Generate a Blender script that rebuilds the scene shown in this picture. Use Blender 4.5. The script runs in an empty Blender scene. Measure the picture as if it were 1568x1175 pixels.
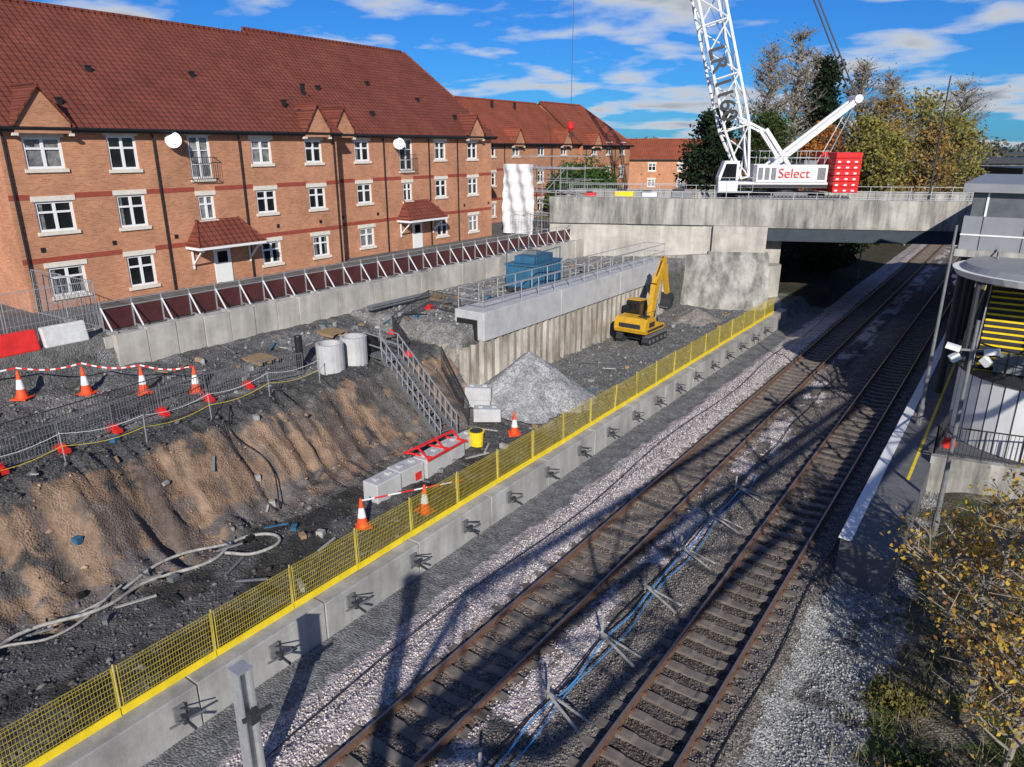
import bpy, math, random
import numpy as np
from mathutils import Vector, Matrix
random.seed(7); rng=np.random.default_rng(7)
S=bpy.context.scene
COL=S.collection
# ---------------------------------------------------------------- materials
MC={}
def mat(name,c,rough=.8,var=.18,scale=3.0,bump=.0,bscale=30.0,metal=0,streak=False,c2=None,spec=.4,pos=(.32,.68)):
    if name in MC: return MC[name]
    m=bpy.data.materials.new(name); m.use_nodes=True; nt=m.node_tree; N=nt.nodes; L=nt.links
    b=N['Principled BSDF']; b.inputs['Roughness'].default_value=rough; b.inputs['Metallic'].default_value=metal
    b.inputs['Specular IOR Level'].default_value=spec
    tc=N.new('ShaderNodeTexCoord'); mp=N.new('ShaderNodeMapping'); L.new(tc.outputs['Object'],mp.inputs[0])
    if streak: mp.inputs['Scale'].default_value=(1,1,.16)
    n=N.new('ShaderNodeTexNoise'); n.inputs['Scale'].default_value=scale; n.inputs['Detail'].default_value=8; n.inputs['Roughness'].default_value=.68
    L.new(mp.outputs[0],n.inputs['Vector'])
    r=N.new('ShaderNodeValToRGB'); r.color_ramp.elements[0].position=pos[0]; r.color_ramp.elements[1].position=pos[1]
    lo=[x*(1-var) for x in c]; hi=[min(1,x*(1+var)) for x in c]
    if c2: lo=list(c2); hi=list(c)
    r.color_ramp.elements[0].color=(*lo,1); r.color_ramp.elements[1].color=(*hi,1)
    L.new(n.outputs['Fac'],r.inputs[0]); out=r.outputs[0]
    if streak:
        n4=N.new('ShaderNodeTexNoise'); n4.inputs['Scale'].default_value=.5; n4.inputs['Detail'].default_value=7; n4.inputs['Roughness'].default_value=.7; L.new(tc.outputs['Object'],n4.inputs['Vector'])
        mr=N.new('ShaderNodeMapRange'); mr.inputs[1].default_value=.35; mr.inputs[2].default_value=.65; mr.inputs[3].default_value=.72; mr.inputs[4].default_value=1.12; L.new(n4.outputs['Fac'],mr.inputs[0])
        mx=N.new('ShaderNodeMix'); mx.data_type='RGBA'; mx.blend_type='MULTIPLY'; mx.inputs[0].default_value=1; L.new(out,mx.inputs[6]); L.new(mr.outputs[0],mx.inputs[7]); out=mx.outputs[2]
    L.new(out,b.inputs['Base Color'])
    if bump:
        n2=N.new('ShaderNodeTexNoise'); n2.inputs['Scale'].default_value=bscale; n2.inputs['Detail'].default_value=5
        L.new(tc.outputs['Object'],n2.inputs['Vector'])
        bp=N.new('ShaderNodeBump'); bp.inputs['Strength'].default_value=bump; bp.inputs['Distance'].default_value=.03
        L.new(n2.outputs['Fac'],bp.inputs['Height']); L.new(bp.outputs[0],b.inputs['Normal'])
    MC[name]=m; return m
def brickmat(name,c1,c2,mortar,bw,bh,ms,zmul=1.0,offset=.5,bump=.4,rough=.85,roof=False):
    m=bpy.data.materials.new(name); m.use_nodes=True; nt=m.node_tree; N=nt.nodes; L=nt.links
    b=N['Principled BSDF']; b.inputs['Roughness'].default_value=rough; b.inputs['Specular IOR Level'].default_value=.25
    tc=N.new('ShaderNodeTexCoord'); sp=N.new('ShaderNodeSeparateXYZ'); L.new(tc.outputs['Object'],sp.inputs[0])
    a=N.new('ShaderNodeMath'); a.operation='ADD'; L.new(sp.outputs[1],a.inputs[1])
    if roof: a.inputs[0].default_value=0
    else: L.new(sp.outputs[0],a.inputs[0])
    z=N.new('ShaderNodeMath'); z.operation='MULTIPLY'; z.inputs[1].default_value=zmul; L.new(sp.outputs[2],z.inputs[0])
    cb=N.new('ShaderNodeCombineXYZ'); L.new(a.outputs[0],cb.inputs[0]); L.new(z.outputs[0],cb.inputs[1])
    t=N.new('ShaderNodeTexBrick'); t.offset=offset; L.new(cb.outputs[0],t.inputs['Vector'])
    t.inputs['Scale'].default_value=1; t.inputs['Brick Width'].default_value=bw; t.inputs['Row Height'].default_value=bh
    t.inputs['Mortar Size'].default_value=ms; t.inputs['Mortar Smooth'].default_value=.3
    t.inputs['Color1'].default_value=(*c1,1); t.inputs['Color2'].default_value=(*c2,1); t.inputs['Mortar'].default_value=(*mortar,1)
    n=N.new('ShaderNodeTexNoise'); n.inputs['Scale'].default_value=.55; n.inputs['Detail'].default_value=8; n.inputs['Roughness'].default_value=.72; L.new(tc.outputs['Object'],n.inputs['Vector'])
    mr=N.new('ShaderNodeMapRange'); mr.inputs[1].default_value=.3; mr.inputs[2].default_value=.7; mr.inputs[3].default_value=.75; mr.inputs[4].default_value=1.2; L.new(n.outputs['Fac'],mr.inputs[0])
    mx=N.new('ShaderNodeMix'); mx.data_type='RGBA'; mx.blend_type='MULTIPLY'; mx.inputs[0].default_value=1
    L.new(t.outputs['Color'],mx.inputs[6]); L.new(mr.outputs[0],mx.inputs[7]); L.new(mx.outputs[2],b.inputs['Base Color'])
    bp=N.new('ShaderNodeBump'); bp.inputs['Strength'].default_value=bump; bp.inputs['Distance'].default_value=.02
    if roof:
        bp.inputs['Distance'].default_value=.05
        fr=N.new('ShaderNodeMath'); fr.operation='DIVIDE'; fr.inputs[1].default_value=bh; L.new(z.outputs[0],fr.inputs[0])
        f2=N.new('ShaderNodeMath'); f2.operation='FRACT'; L.new(fr.outputs[0],f2.inputs[0])
        wv=N.new('ShaderNodeMath'); wv.operation='MULTIPLY'; wv.inputs[1].default_value=6.283/bw; L.new(sp.outputs[1],wv.inputs[0])
        w2=N.new('ShaderNodeMath'); w2.operation='SINE'; L.new(wv.outputs[0],w2.inputs[0])
        w3=N.new('ShaderNodeMath'); w3.operation='MULTIPLY_ADD'; w3.inputs[1].default_value=.5; L.new(w2.outputs[0],w3.inputs[0])
        ng=N.new('ShaderNodeMath'); ng.operation='MULTIPLY'; ng.inputs[1].default_value=-1; L.new(f2.outputs[0],ng.inputs[0]); L.new(ng.outputs[0],w3.inputs[2])
        L.new(w3.outputs[0],bp.inputs['Height'])
    else: bp.invert=True; L.new(t.outputs['Fac'],bp.inputs['Height'])
    L.new(bp.outputs[0],b.inputs['Normal'])
    MC[name]=m; return m
def vcmat(name,rough=.9,stone=0,transl=0,bump=.6):
    m=bpy.data.materials.new(name); m.use_nodes=True; nt=m.node_tree; N=nt.nodes; L=nt.links
    b=N['Principled BSDF']; b.inputs['Roughness'].default_value=rough; b.inputs['Specular IOR Level'].default_value=.2
    at=N.new('ShaderNodeAttribute'); at.attribute_name='Col'; out=at.outputs['Color']
    if stone:
        tc=N.new('ShaderNodeTexCoord')
        v=N.new('ShaderNodeTexVoronoi'); v.inputs['Scale'].default_value=17; L.new(tc.outputs['Object'],v.inputs['Vector'])
        bw=N.new('ShaderNodeSeparateColor'); L.new(v.outputs['Color'],bw.inputs[0])
        mr=N.new('ShaderNodeMapRange'); mr.inputs[3].default_value=.45; mr.inputs[4].default_value=1.45; L.new(bw.outputs[0],mr.inputs[0])
        n=N.new('ShaderNodeTexNoise'); n.inputs['Scale'].default_value=1.6; n.inputs['Detail'].default_value=9; n.inputs['Roughness'].default_value=.74; L.new(tc.outputs['Object'],n.inputs['Vector'])
        m2=N.new('ShaderNodeMapRange'); m2.inputs[1].default_value=.3; m2.inputs[2].default_value=.7; m2.inputs[3].default_value=.5; m2.inputs[4].default_value=1.4; L.new(n.outputs['Fac'],m2.inputs[0])
        al=N.new('ShaderNodeMix'); al.data_type='FLOAT'; L.new(at.outputs['Alpha'],al.inputs[0]); al.inputs[2].default_value=1; L.new(mr.outputs[0],al.inputs[3])
        mm=N.new('ShaderNodeMath'); mm.operation='MULTIPLY'; L.new(al.outputs[0],mm.inputs[0]); L.new(m2.outputs[0],mm.inputs[1])
        mx=N.new('ShaderNodeMix'); mx.data_type='RGBA'; mx.blend_type='MULTIPLY'; mx.inputs[0].default_value=1
        L.new(out,mx.inputs[6]); L.new(mm.outputs[0],mx.inputs[7]); out=mx.outputs[2]
        n3=N.new('ShaderNodeTexNoise'); n3.inputs['Scale'].default_value=9; n3.inputs['Detail'].default_value=8; n3.inputs['Roughness'].default_value=.75; L.new(tc.outputs['Object'],n3.inputs['Vector'])
        ad=N.new('ShaderNodeMath'); ad.operation='SUBTRACT'; L.new(n3.outputs['Fac'],ad.inputs[0]); L.new(v.outputs['Distance'],ad.inputs[1])
        bp=N.new('ShaderNodeBump'); bp.inputs['Strength'].default_value=bump; bp.inputs['Distance'].default_value=.08
        L.new(ad.outputs[0],bp.inputs['Height']); L.new(bp.outputs[0],b.inputs['Normal'])
    L.new(out,b.inputs['Base Color'])
    if transl:
        tr=N.new('ShaderNodeBsdfTranslucent'); L.new(out,tr.inputs['Color'])
        ms=N.new('ShaderNodeMixShader'); ms.inputs[0].default_value=transl
        L.new(b.outputs[0],ms.inputs[1]); L.new(tr.outputs[0],ms.inputs[2]); L.new(ms.outputs[0],N['Material Output'].inputs['Surface'])
    MC[name]=m; return m
CONC=mat('concrete',(.46,.45,.42),.85,.22,1.6,.25,40,streak=True,c2=(.27,.265,.25))
CONCD=mat('weathered_concrete',(.43,.415,.37),.9,.3,1.3,.25,30,streak=True,c2=(.15,.145,.13),pos=(.36,.6))
CONCW=mat('pale_concrete',(.56,.53,.47),.85,.2,1.5,.2,30,streak=True,c2=(.36,.34,.30))
CONCN=mat('new_concrete',(.54,.54,.53),.75,.14,1.2,.1,20,c2=(.38,.38,.38))
SLEEP=mat('sleeper_concrete',(.22,.19,.16),.9,.3,3,.3,40,c2=(.11,.09,.075))
RUST=mat('rail_rust',(.15,.08,.05),.8,.3,8,.2,60)
RAILTOP=mat('rail_head_steel',(.30,.24,.21),.4,.2,4,metal=.6)
GALV=mat('galvanised_steel',(.46,.47,.48),.45,.15,6,metal=.5)
DKST=mat('dark_steel',(.035,.036,.04),.5,.2,5)
GREYST=mat('grey_steel',(.2,.205,.21),.5,.2,5,metal=.3)
WHITE=mat('white_paint',(.78,.78,.76),.45,.08,2)
UPVC=mat('white_upvc',(.82,.82,.80),.35,.03,2)
BLACKP=mat('black_plastic',(.02,.02,.02),.4,.2,5)
GLASS=mat('window_glass',(.012,.014,.016),.06,.3,1.5,spec=.6)
CURT=mat('curtained_glass',(.34,.34,.33),.25,.35,2.5,c2=(.05,.05,.05))
YEL=mat('yellow_plastic',(.80,.60,.02),.5,.15,3)
YELP=mat('yellow_post',(.62,.50,.06),.6,.3,6,c2=(.40,.37,.18))
YELM=mat('yellow_mesh',(.46,.36,.035),.6,.2,3)
YELX=mat('excavator_yellow',(.72,.40,.02),.4,.2,3,c2=(.48,.27,.03))
REDP=mat('red_plastic',(.68,.03,.025),.45,.2,3)
ORNG=mat('cone_orange',(.85,.09,.02),.5,.15,3)
CRRED=mat('counterweight_red',(.70,.02,.02),.4,.1,3)
BLUE=mat('blue_container_paint',(.03,.15,.27),.5,.25,3,c2=(.03,.08,.13))
BLUEROPE=mat('blue_pipe',(.06,.27,.58),.5,.15,3)
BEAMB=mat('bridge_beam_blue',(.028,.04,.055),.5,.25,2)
HOSE=mat('pale_hose',(.46,.45,.42),.8,.25,6,c2=(.2,.19,.17))
MAROON=mat('maroon_hoarding',(.075,.022,.022),.45,.3,1.5)
STONE=mat('lintel_stone',(.72,.67,.57),.85,.12,4)
BAND=mat('red_brick_band',(.32,.065,.04),.85,.2,6)
PILE=mat('sheet_pile_steel',(.45,.42,.37),.85,.3,2.2,.3,30,streak=True,c2=(.22,.18,.14),pos=(.38,.6))
ASPH=mat('asphalt',(.075,.075,.075),.9,.2,2)
PAVE=mat('platform_paving',(.13,.13,.135),.9,.25,1.5)
GREYCL=mat('grey_cladding',(.24,.25,.26),.5,.12,1)
WOODT=mat('timber',(.3,.2,.11),.8,.2,5)
SHEET=mat('white_sheeting',(.66,.67,.68),.6,.2,2.5,.5,3)
BAG=mat('bag_white',(.6,.6,.57),.8,.2,2,.5,3)
BRICK=brickmat('house_brick',(.60,.255,.13),(.46,.175,.085),(.46,.34,.24),.225,.075,.008)
TILE=brickmat('roof_tile',(.235,.066,.042),(.195,.053,.034),(.09,.026,.018),.33,.32,.028,zmul=1.55,offset=0,bump=.9,roof=True)
TILE2=brickmat('roof_tile_orange',(.32,.085,.044),(.27,.074,.038),(.15,.042,.025),.33,.32,.025,zmul=1.55,offset=0,bump=.7,roof=True)
BARK=mat('bark',(.10,.08,.06),.9,.3,5,.3,20)
BARKG=mat('pale_bark',(.24,.21,.17),.9,.3,5)
# ---------------------------------------------------------------- mesh builder
def empty(name,parent=None):
    o=bpy.data.objects.new(name,None); COL.objects.link(o); o.parent=parent; return o
class MB:
    def __init__(s,M=None): s.v=[];s.f=[];s.mi=[];s.mats=[];s.M=M or Matrix()
    def idx(s,m):
        if m not in s.mats: s.mats.append(m)
        return s.mats.index(m)
    def add(s,vs,fs,m):
        b=len(s.v); M=s.M
        s.v.extend([tuple(M@Vector(p)) for p in vs]); k=s.idx(m)
        for f in fs: s.f.append([b+i for i in f]); s.mi.append(k)
    def box(s,x0,x1,y0,y1,z0,z1,m):
        s.add([(x0,y0,z0),(x1,y0,z0),(x1,y1,z0),(x0,y1,z0),(x0,y0,z1),(x1,y0,z1),(x1,y1,z1),(x0,y1,z1)],
              [(0,3,2,1),(4,5,6,7),(0,1,5,4),(1,2,6,5),(2,3,7,6),(3,0,4,7)],m)
    def rbox(s,c,sz,ang,m):
        o=s.M; s.M=o@Matrix.Translation(c)@Matrix.Rotation(ang,4,'Z'); a,b,d=[q/2 for q in sz]
        s.box(-a,a,-b,b,-d,d,m); s.M=o
    def beam(s,p0,p1,w,h,m):
        p0=Vector(p0);p1=Vector(p1);d=p1-p0
        if d.length<1e-6:return
        d.normalize(); up=Vector((0,0,1))
        if abs(d.z)>.98: up=Vector((1,0,0))
        r=d.cross(up).normalized(); u=r.cross(d).normalized(); r=r*(w/2);u=u*(h/2)
        s.add([p0-r-u,p0+r-u,p0+r+u,p0-r+u,p1-r-u,p1+r-u,p1+r+u,p1-r+u],
              [(0,1,2,3),(7,6,5,4),(0,4,5,1),(1,5,6,2),(2,6,7,3),(3,7,4,0)],m)
    def cyl(s,p0,p1,r0,r1,m,n=8):
        p0=Vector(p0);p1=Vector(p1);d=(p1-p0)
        if d.length<1e-6:return
        d.normalize(); up=Vector((0,0,1)) if abs(d.z)<.95 else Vector((1,0,0))
        r=d.cross(up).normalized();u=r.cross(d)
        vs=[]
        for p,q in((p0,r0),(p1,r1)):
            for i in range(n):
                a=2*math.pi*i/n; vs.append(p+r*(q*math.cos(a))+u*(q*math.sin(a)))
        fs=[(i,(i+1)%n,n+(i+1)%n,n+i) for i in range(n)]+[tuple(range(n-1,-1,-1)),tuple(range(n,2*n))]
        s.add(vs,fs,m)
    def prism(s,poly,a0,a1,m,axis='x'):
        n=len(poly)
        def P(a,p): return (a,p[0],p[1]) if axis=='x' else ((p[0],a,p[1]) if axis=='y' else (p[0],p[1],a))
        vs=[P(a0,p) for p in poly]+[P(a1,p) for p in poly]
        s.add(vs,[tuple(range(n)),tuple(range(2*n-1,n-1,-1))]+[(i,n+i,n+(i+1)%n,(i+1)%n) for i in range(n)],m)
    def poly(s,pts,m): s.add(pts,[tuple(range(len(pts)))],m)
    def obj(s,name,parent=None,bevel=0,smooth=False):
        me=bpy.data.meshes.new(name); me.from_pydata(s.v,[],s.f)
        for m in s.mats: me.materials.append(m)
        me.polygons.foreach_set('material_index',s.mi)
        if smooth: me.polygons.foreach_set('use_smooth',[True]*len(s.f))
        me.update(); o=bpy.data.objects.new(name,me); COL.objects.link(o); o.parent=parent
        if bevel:
            b=o.modifiers.new('bevel','BEVEL'); b.width=bevel; b.segments=2
        return o
def fast_mesh(name,v,f,m,col=None,parent=None,smooth=False):
    me=bpy.data.meshes.new(name); n=len(v);k=f.shape[1];M=len(f)
    me.vertices.add(n); me.vertices.foreach_set('co',np.ascontiguousarray(v,dtype=np.float32).ravel())
    me.loops.add(M*k); me.loops.foreach_set('vertex_index',np.ascontiguousarray(f,dtype=np.int32).ravel())
    me.polygons.add(M); me.polygons.foreach_set('loop_start',np.arange(0,M*k,k,dtype=np.int32))
    me.polygons.foreach_set('loop_total',np.full(M,k,dtype=np.int32))
    if smooth: me.polygons.foreach_set('use_smooth',np.ones(M,dtype=bool))
    me.update(calc_edges=True)
    if col is not None:
        a=me.color_attributes.new('Col','FLOAT_COLOR','POINT'); a.data.foreach_set('color',np.ascontiguousarray(col,dtype=np.float32).ravel())
    me.materials.append(m); o=bpy.data.objects.new(name,me); COL.objects.link(o); o.parent=parent; return o
def tube(name,pts,r,m,parent=None,cyc=False):
    c=bpy.data.curves.new(name,'CURVE'); c.dimensions='3D'; c.bevel_depth=r; c.bevel_resolution=2
    s=c.splines.new('BEZIER'); s.bezier_points.add(len(pts)-1); s.use_cyclic_u=cyc
    for b,p in zip(s.bezier_points,pts): b.co=p; b.handle_left_type='AUTO'; b.handle_right_type='AUTO'
    c.materials.append(m); o=bpy.data.objects.new(name,c); COL.objects.link(o); o.parent=parent; return o
# ---------------------------------------------------------------- noise
TAB=rng.random((256,256))
def vn(x,y):
    xi=np.floor(x).astype(int);yi=np.floor(y).astype(int);fx=x-xi;fy=y-yi
    fx=fx*fx*(3-2*fx);fy=fy*fy*(3-2*fy)
    a=TAB[xi&255,yi&255];b=TAB[(xi+1)&255,yi&255];c=TAB[xi&255,(yi+1)&255];d=TAB[(xi+1)&255,(yi+1)&255]
    return (a*(1-fx)+b*fx)*(1-fy)+(c*(1-fx)+d*fx)*fy
def fbm(x,y,o=5):
    s=0;a=.5;t=0
    for i in range(o): s=s+a*vn(x*2**i+17.3*i,y*2**i+9.1*i);t+=a;a*=.5
    return s/t-.5
# ---------------------------------------------------------------- terrain
def base_h(x,y):
    near=np.interp(x,[-60,-28.3,-28.05,-25,-22.6,-21.7,-21.2,-19.5,-18.7,-13.65,-13.1,-11.8,-10.6,-2.9,-2.3,0,4,12,40],
                     [4.8,4.85,3.6,3.0,2.75,2.6,2.25,.45,.08,.05,-.5,-.5,-.24,-.24,-.42,0,.6,2.5,5])
    mid=np.interp(x,[-60,-28.3,-28.05,-20.7,-20.35,-13.65,-13.1,-11.8,-10.6,-2.9,-2.3,0,4,12,40],
                    [4.8,4.85,3.65,3.75,.35,.35,-.5,-.5,-.24,-.24,-.42,0,.3,1,5])
    far=np.interp(x,[-60,-24,-14,-11.8,-10.6,-2.9,-1.5,6,16],[4.8,4.8,.1,-.45,-.24,-.24,-.3,.2,4.9])
    t=np.clip((y-24.7)/.5,0,1); z=near*(1-t)+mid*t
    t=np.clip((y-64)/4,0,1); z=z*(1-t)+far*t
    for a,b in((-10.7,-9.75),(-7.85,-6.9),(-6.4,-5.5),(-3.55,-2.9)):
        z=z+.09*np.clip((x-a)/.15,0,1)*np.clip((b-x)/.15,0,1)
    return z
def height(x,y):
    z=base_h(x+ 1.1*fbm(x*.25,y*.35)*((x<-18)&(x>-23)&(y<24.7)),y)
    site=((x<-13.7)&(x>-28))
    slope=((x<-18.3)&(x>-22.5)&(y<24.7))
    amp=np.where(site,.26,.04); amp=np.where(slope,.48,amp)
    amp=np.where((x>-1)&(x<40),.3,amp)
    z=z+amp*fbm(x*.9,y*.9,6)
    z=z+np.where(slope,.55*(np.abs(fbm(y*1.6,x*.3,4))*-2+.2)+.12*fbm(y*5,x*1.2,3),0)
    z=z+np.where(site,.12*fbm(x*4,y*4,3),0.04*fbm(x*7,y*7,2))
    return z
def hz(x,y): return float(height(np.array([float(x)]),np.array([float(y)]))[0])
xs=np.concatenate([np.linspace(-1500,-64,16),np.arange(-60,-29,1.),np.arange(-29,4,.12),np.arange(4,14,.4),np.arange(14,60,2.),np.linspace(62,1500,16)])
ys=np.concatenate([np.linspace(-500,-4,14),np.arange(-2,30,.12),np.arange(30,60,.25),np.arange(60,120,1.),np.linspace(122,3500,30)])
X,Y=np.meshgrid(xs,ys,indexing='ij'); Z=height(X,Y)
nx,ny=X.shape
C=np.zeros((nx,ny,4)); C[...,3]=1
def setc(mask,c,a=1.0):
    for i in range(3): C[...,i]=np.where(mask,c[i],C[...,i])
    C[...,3]=np.where(mask,a,C[...,3])
w=X+.5*fbm(X*1.2,Y*1.2); ww=X+1.3*fbm(X*.5+5,Y*.5)
setc(np.ones_like(X,bool),(.10,.12,.05),.3)
setc((X<-28)&(X>-60)&(Y<62),(.17,.165,.155),.3)
setc((X<-13.3)&(X>-28.2)&(Y<60),(.13,.127,.122),.8)
setc((X<-22.3)&(X>-28.2)&(Y<60)&(fbm(X*.6+3,Y*.6)>.04),(.19,.185,.18),.8)
setc((X<-20.6)&(X>-28.2)&(Y>24.7)&(Y<60),(.23,.225,.21),.8)
setc((w<-13.3)&(w>-18.6)&(Y<24),(.105,.102,.098),.6)
setc((w<-13.3)&(w>-18.6)&(Y<22)&(fbm(X*.8,Y*.8+9)>.08),(.05,.047,.043),.2)
setc((X<-13.3)&(X>-20.3)&(Y>=24)&(Y<60),(.18,.178,.17),.8)
f=fbm(X*.7,Y*.5+4); g=fbm(X*1.9,Y*1.2+14); f2=fbm(X*.45+31,Y*.35+4); gl=fbm(Y*2.2,X*.5,4)
setc((ww<-18.3)&(w>-22.8)&(Y<24.7),(.125,.115,.105),.5)
sl=(ww<-18.7)&(w>-21.5+.8*f2)&(Y<24.7)&(f2>-.2)
setc(sl,(.225,.150,.100),.1); setc(sl&(f>.03),(.18,.14,.115),.2); setc(sl&(gl>.06),(.29,.20,.135),.05); setc(sl&(gl<-.12),(.125,.095,.08),.3); setc(sl&(g<-.16),(.09,.08,.072),.5)
setc(sl&(w>-19.5)&(f<.0),(.15,.13,.12),.3)
setc((w<-21.6)&(w>-23.2)&(Y<24.7),(.085,.083,.08),.7)
setc((X>-13.3)&(w<-11.6)&(X<-11),(.20,.20,.198),.7)
setc((w>-11.8)&(w<-2.4),(.52,.46,.44),1)
setc((w>-9.75)&(w<-7.8),(.20,.165,.14),1)
setc((w>-6.7)&(w<-2.4),(.19,.17,.15),1)
setc((w>-7.7)&(w<-6.7)&(fbm(X*1.5,Y*.8)<.0),(.16,.145,.13),1)
setc((w>-5.3)&(w<-3.8),(.115,.095,.08),1)
setc((w>-2.8)&(X<0),(.33,.33,.315),1)
setc((w>-2.9)&(w<0)&(ww>-2.2)&(fbm(X,Y+40)>.05),(.15,.145,.13),1)
veg=(ww>-.7)&(X<60)
setc(veg,(.12,.11,.075),.7); setc(veg&(fbm(X*1.5,Y*1.5+8)>.05),(.085,.11,.035),.3); setc(veg&(fbm(X*2,Y*2+30)>.1),(.24,.21,.15),.8)
fr=(Y>60)&(X<-11.8)&(X>-30); setc(fr,(.055,.052,.035),.4)  # bank beyond the bridge coloured dark to stand in for shade
I=np.arange(nx*ny).reshape(nx,ny)
F=np.stack([I[:-1,:-1],I[1:,:-1],I[1:,1:],I[:-1,1:]],-1).reshape(-1,4)
GM=vcmat('ground_soil_and_gravel',.95,stone=1)
fast_mesh('ground',np.stack([X,Y,Z],-1).reshape(-1,3),F,GM,C.reshape(-1,4),smooth=True)
# ---------------------------------------------------------------- stones
STM=vcmat('stone_chippings',.9)
def stones(name,xx,yy,zz,size,cols):
    n=len(xx); b=np.array([[1,0,0],[-1,0,0],[0,1,0],[0,-1,0],[0,0,1],[0,0,-1]],float)
    fc=np.array([[0,2,4],[2,1,4],[1,3,4],[3,0,4],[2,0,5],[1,2,5],[3,1,5],[0,3,5]])
    v=b[None]*rng.uniform(.6,1.25,(n,6,1))+rng.normal(0,.18,(n,6,3)); v=v*size[:,None,None]*np.array([1,1,.75])
    a=rng.uniform(0,6.28,n);c=np.cos(a)[:,None];s=np.sin(a)[:,None]
    vx=v[...,0]*c-v[...,1]*s; vy=v[...,0]*s+v[...,1]*c
    t=rng.uniform(-.7,.7,n);c=np.cos(t)[:,None];s=np.sin(t)[:,None]
    vz=v[...,2]*c+vx*s; vx=vx*c-v[...,2]*s
    P=np.stack([vx+xx[:,None],vy+yy[:,None],vz+zz[:,None]],-1).reshape(-1,3)
    FF=(fc[None]+6*np.arange(n)[:,None,None]).reshape(-1,3)
    CC=np.repeat(np.concatenate([cols,np.ones((n,1))],1),6,0)
    return fast_mesh(name,P,FF,STM,CC)
n=85000
sx=rng.uniform(-11.6,-.8,n); sy=2+46*rng.random(n)**1.5
def colat(xx,yy,jit=.35):
    ix=np.clip(np.searchsorted(xs,xx),0,nx-1); iy=np.clip(np.searchsorted(ys,yy),0,ny-1)
    return C[ix,iy,:3]*rng.uniform(1-jit,1+jit,(len(xx),1))*1.1
stones('track_ballast',sx,sy,height(sx,sy)+.012,rng.uniform(.018,.042,n),np.clip(colat(sx,sy,.45),0,1))
n=36000
sx=rng.uniform(-27.8,-13.8,n); sy=1+52*rng.random(n)**1.2
k=~((sx<-20.2)&(sx>-22.1)&(sy>26))&~((sx<-19)&(sx>-21.4)&(sy<24)&(rng.random(n)<.75)); sx=sx[k];sy=sy[k];n=len(sx)
stones('site_rubble',sx,sy,height(sx,sy)+.01,.015+.055*rng.random(n)**3+ (rng.random(n)<.012)*.10,np.clip(colat(sx,sy,.4)*1.1,0,1))
def pile(name,cx,cy,r,h,col):
    a=np.linspace(0,2*np.pi,73)[:-1]; rr=np.linspace(0,1,40)
    A,R=np.meshgrid(a,rr); rad=r*(1+.12*np.sin(2*A+1)+.07*np.sin(5*A)+.04*np.sin(9*A+2))
    x=cx+R*rad*np.cos(A); y=cy+R*rad*np.sin(A)*1.15
    z=.2+h*(np.sqrt((1-R)**2+.004)-.05)*(1+.16*fbm(x*2,y*2))+.12*fbm(x*5,y*5,3)
    m,q=x.shape; I=np.arange(m*q).reshape(m,q); F=np.stack([I[:-1],np.roll(I,-1,1)[:-1],np.roll(I,-1,1)[1:],I[1:]],-1).reshape(-1,4)
    c=np.zeros((m*q,4)); c[:,:3]=col; c[:,3]=.7
    fast_mesh(name,np.stack([x,y,z],-1).reshape(-1,3),F,GM,c,smooth=True)
pile('gravel_pile',-18.0,26.9,2.95,2.6,(.36,.36,.355))
pile('spoil_heap',-17.6,47.0,1.9,1.0,(.26,.24,.21))
# ---------------------------------------------------------------- railway tracks
def track(name,xc):
    e=empty(name); b=MB()
    y=-4
    while y<170:
        j=random.uniform(-.015,.015)
        b.prism([(xc-1.27,-.36),(xc-1.27,-.17),(xc-1.2,-.15),(xc-.35,-.15),(xc-.25,-.19),(xc+.25,-.19),(xc+.35,-.15),(xc+1.2,-.15),(xc+1.27,-.17),(xc+1.27,-.36)],y+j,y+j+.25,SLEEP,'y')
        y+=.66
    b.obj('sleepers',e)
    r=MB(); c=MB()
    for sx_ in(-.75,.75):
        x=xc+sx_
        pr=[(x-.07,-.15),(x+.07,-.15),(x+.07,-.135),(x+.012,-.12),(x+.012,-.04),(x+.036,-.03),(x+.036,-.004),(x-.036,-.004),(x-.036,-.03),(x-.012,-.04),(x-.012,-.12),(x-.07,-.135)]
        r.prism(pr,-8,400,RUST,'y'); r.box(x-.03,x+.03,-8,400,-.0035,.001,RAILTOP)
        y=-4+.12
        while y<70:
            for d in(-.1,.1): c.box(x+d-.035,x+d+.035,y-.05,y+.05,-.151,-.105,RUST)
            y+=.66
    r.obj('rails',e); c.obj('rail_clips',e)
track('railway_track',-8.78); track('railway_track',-4.5)
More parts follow.
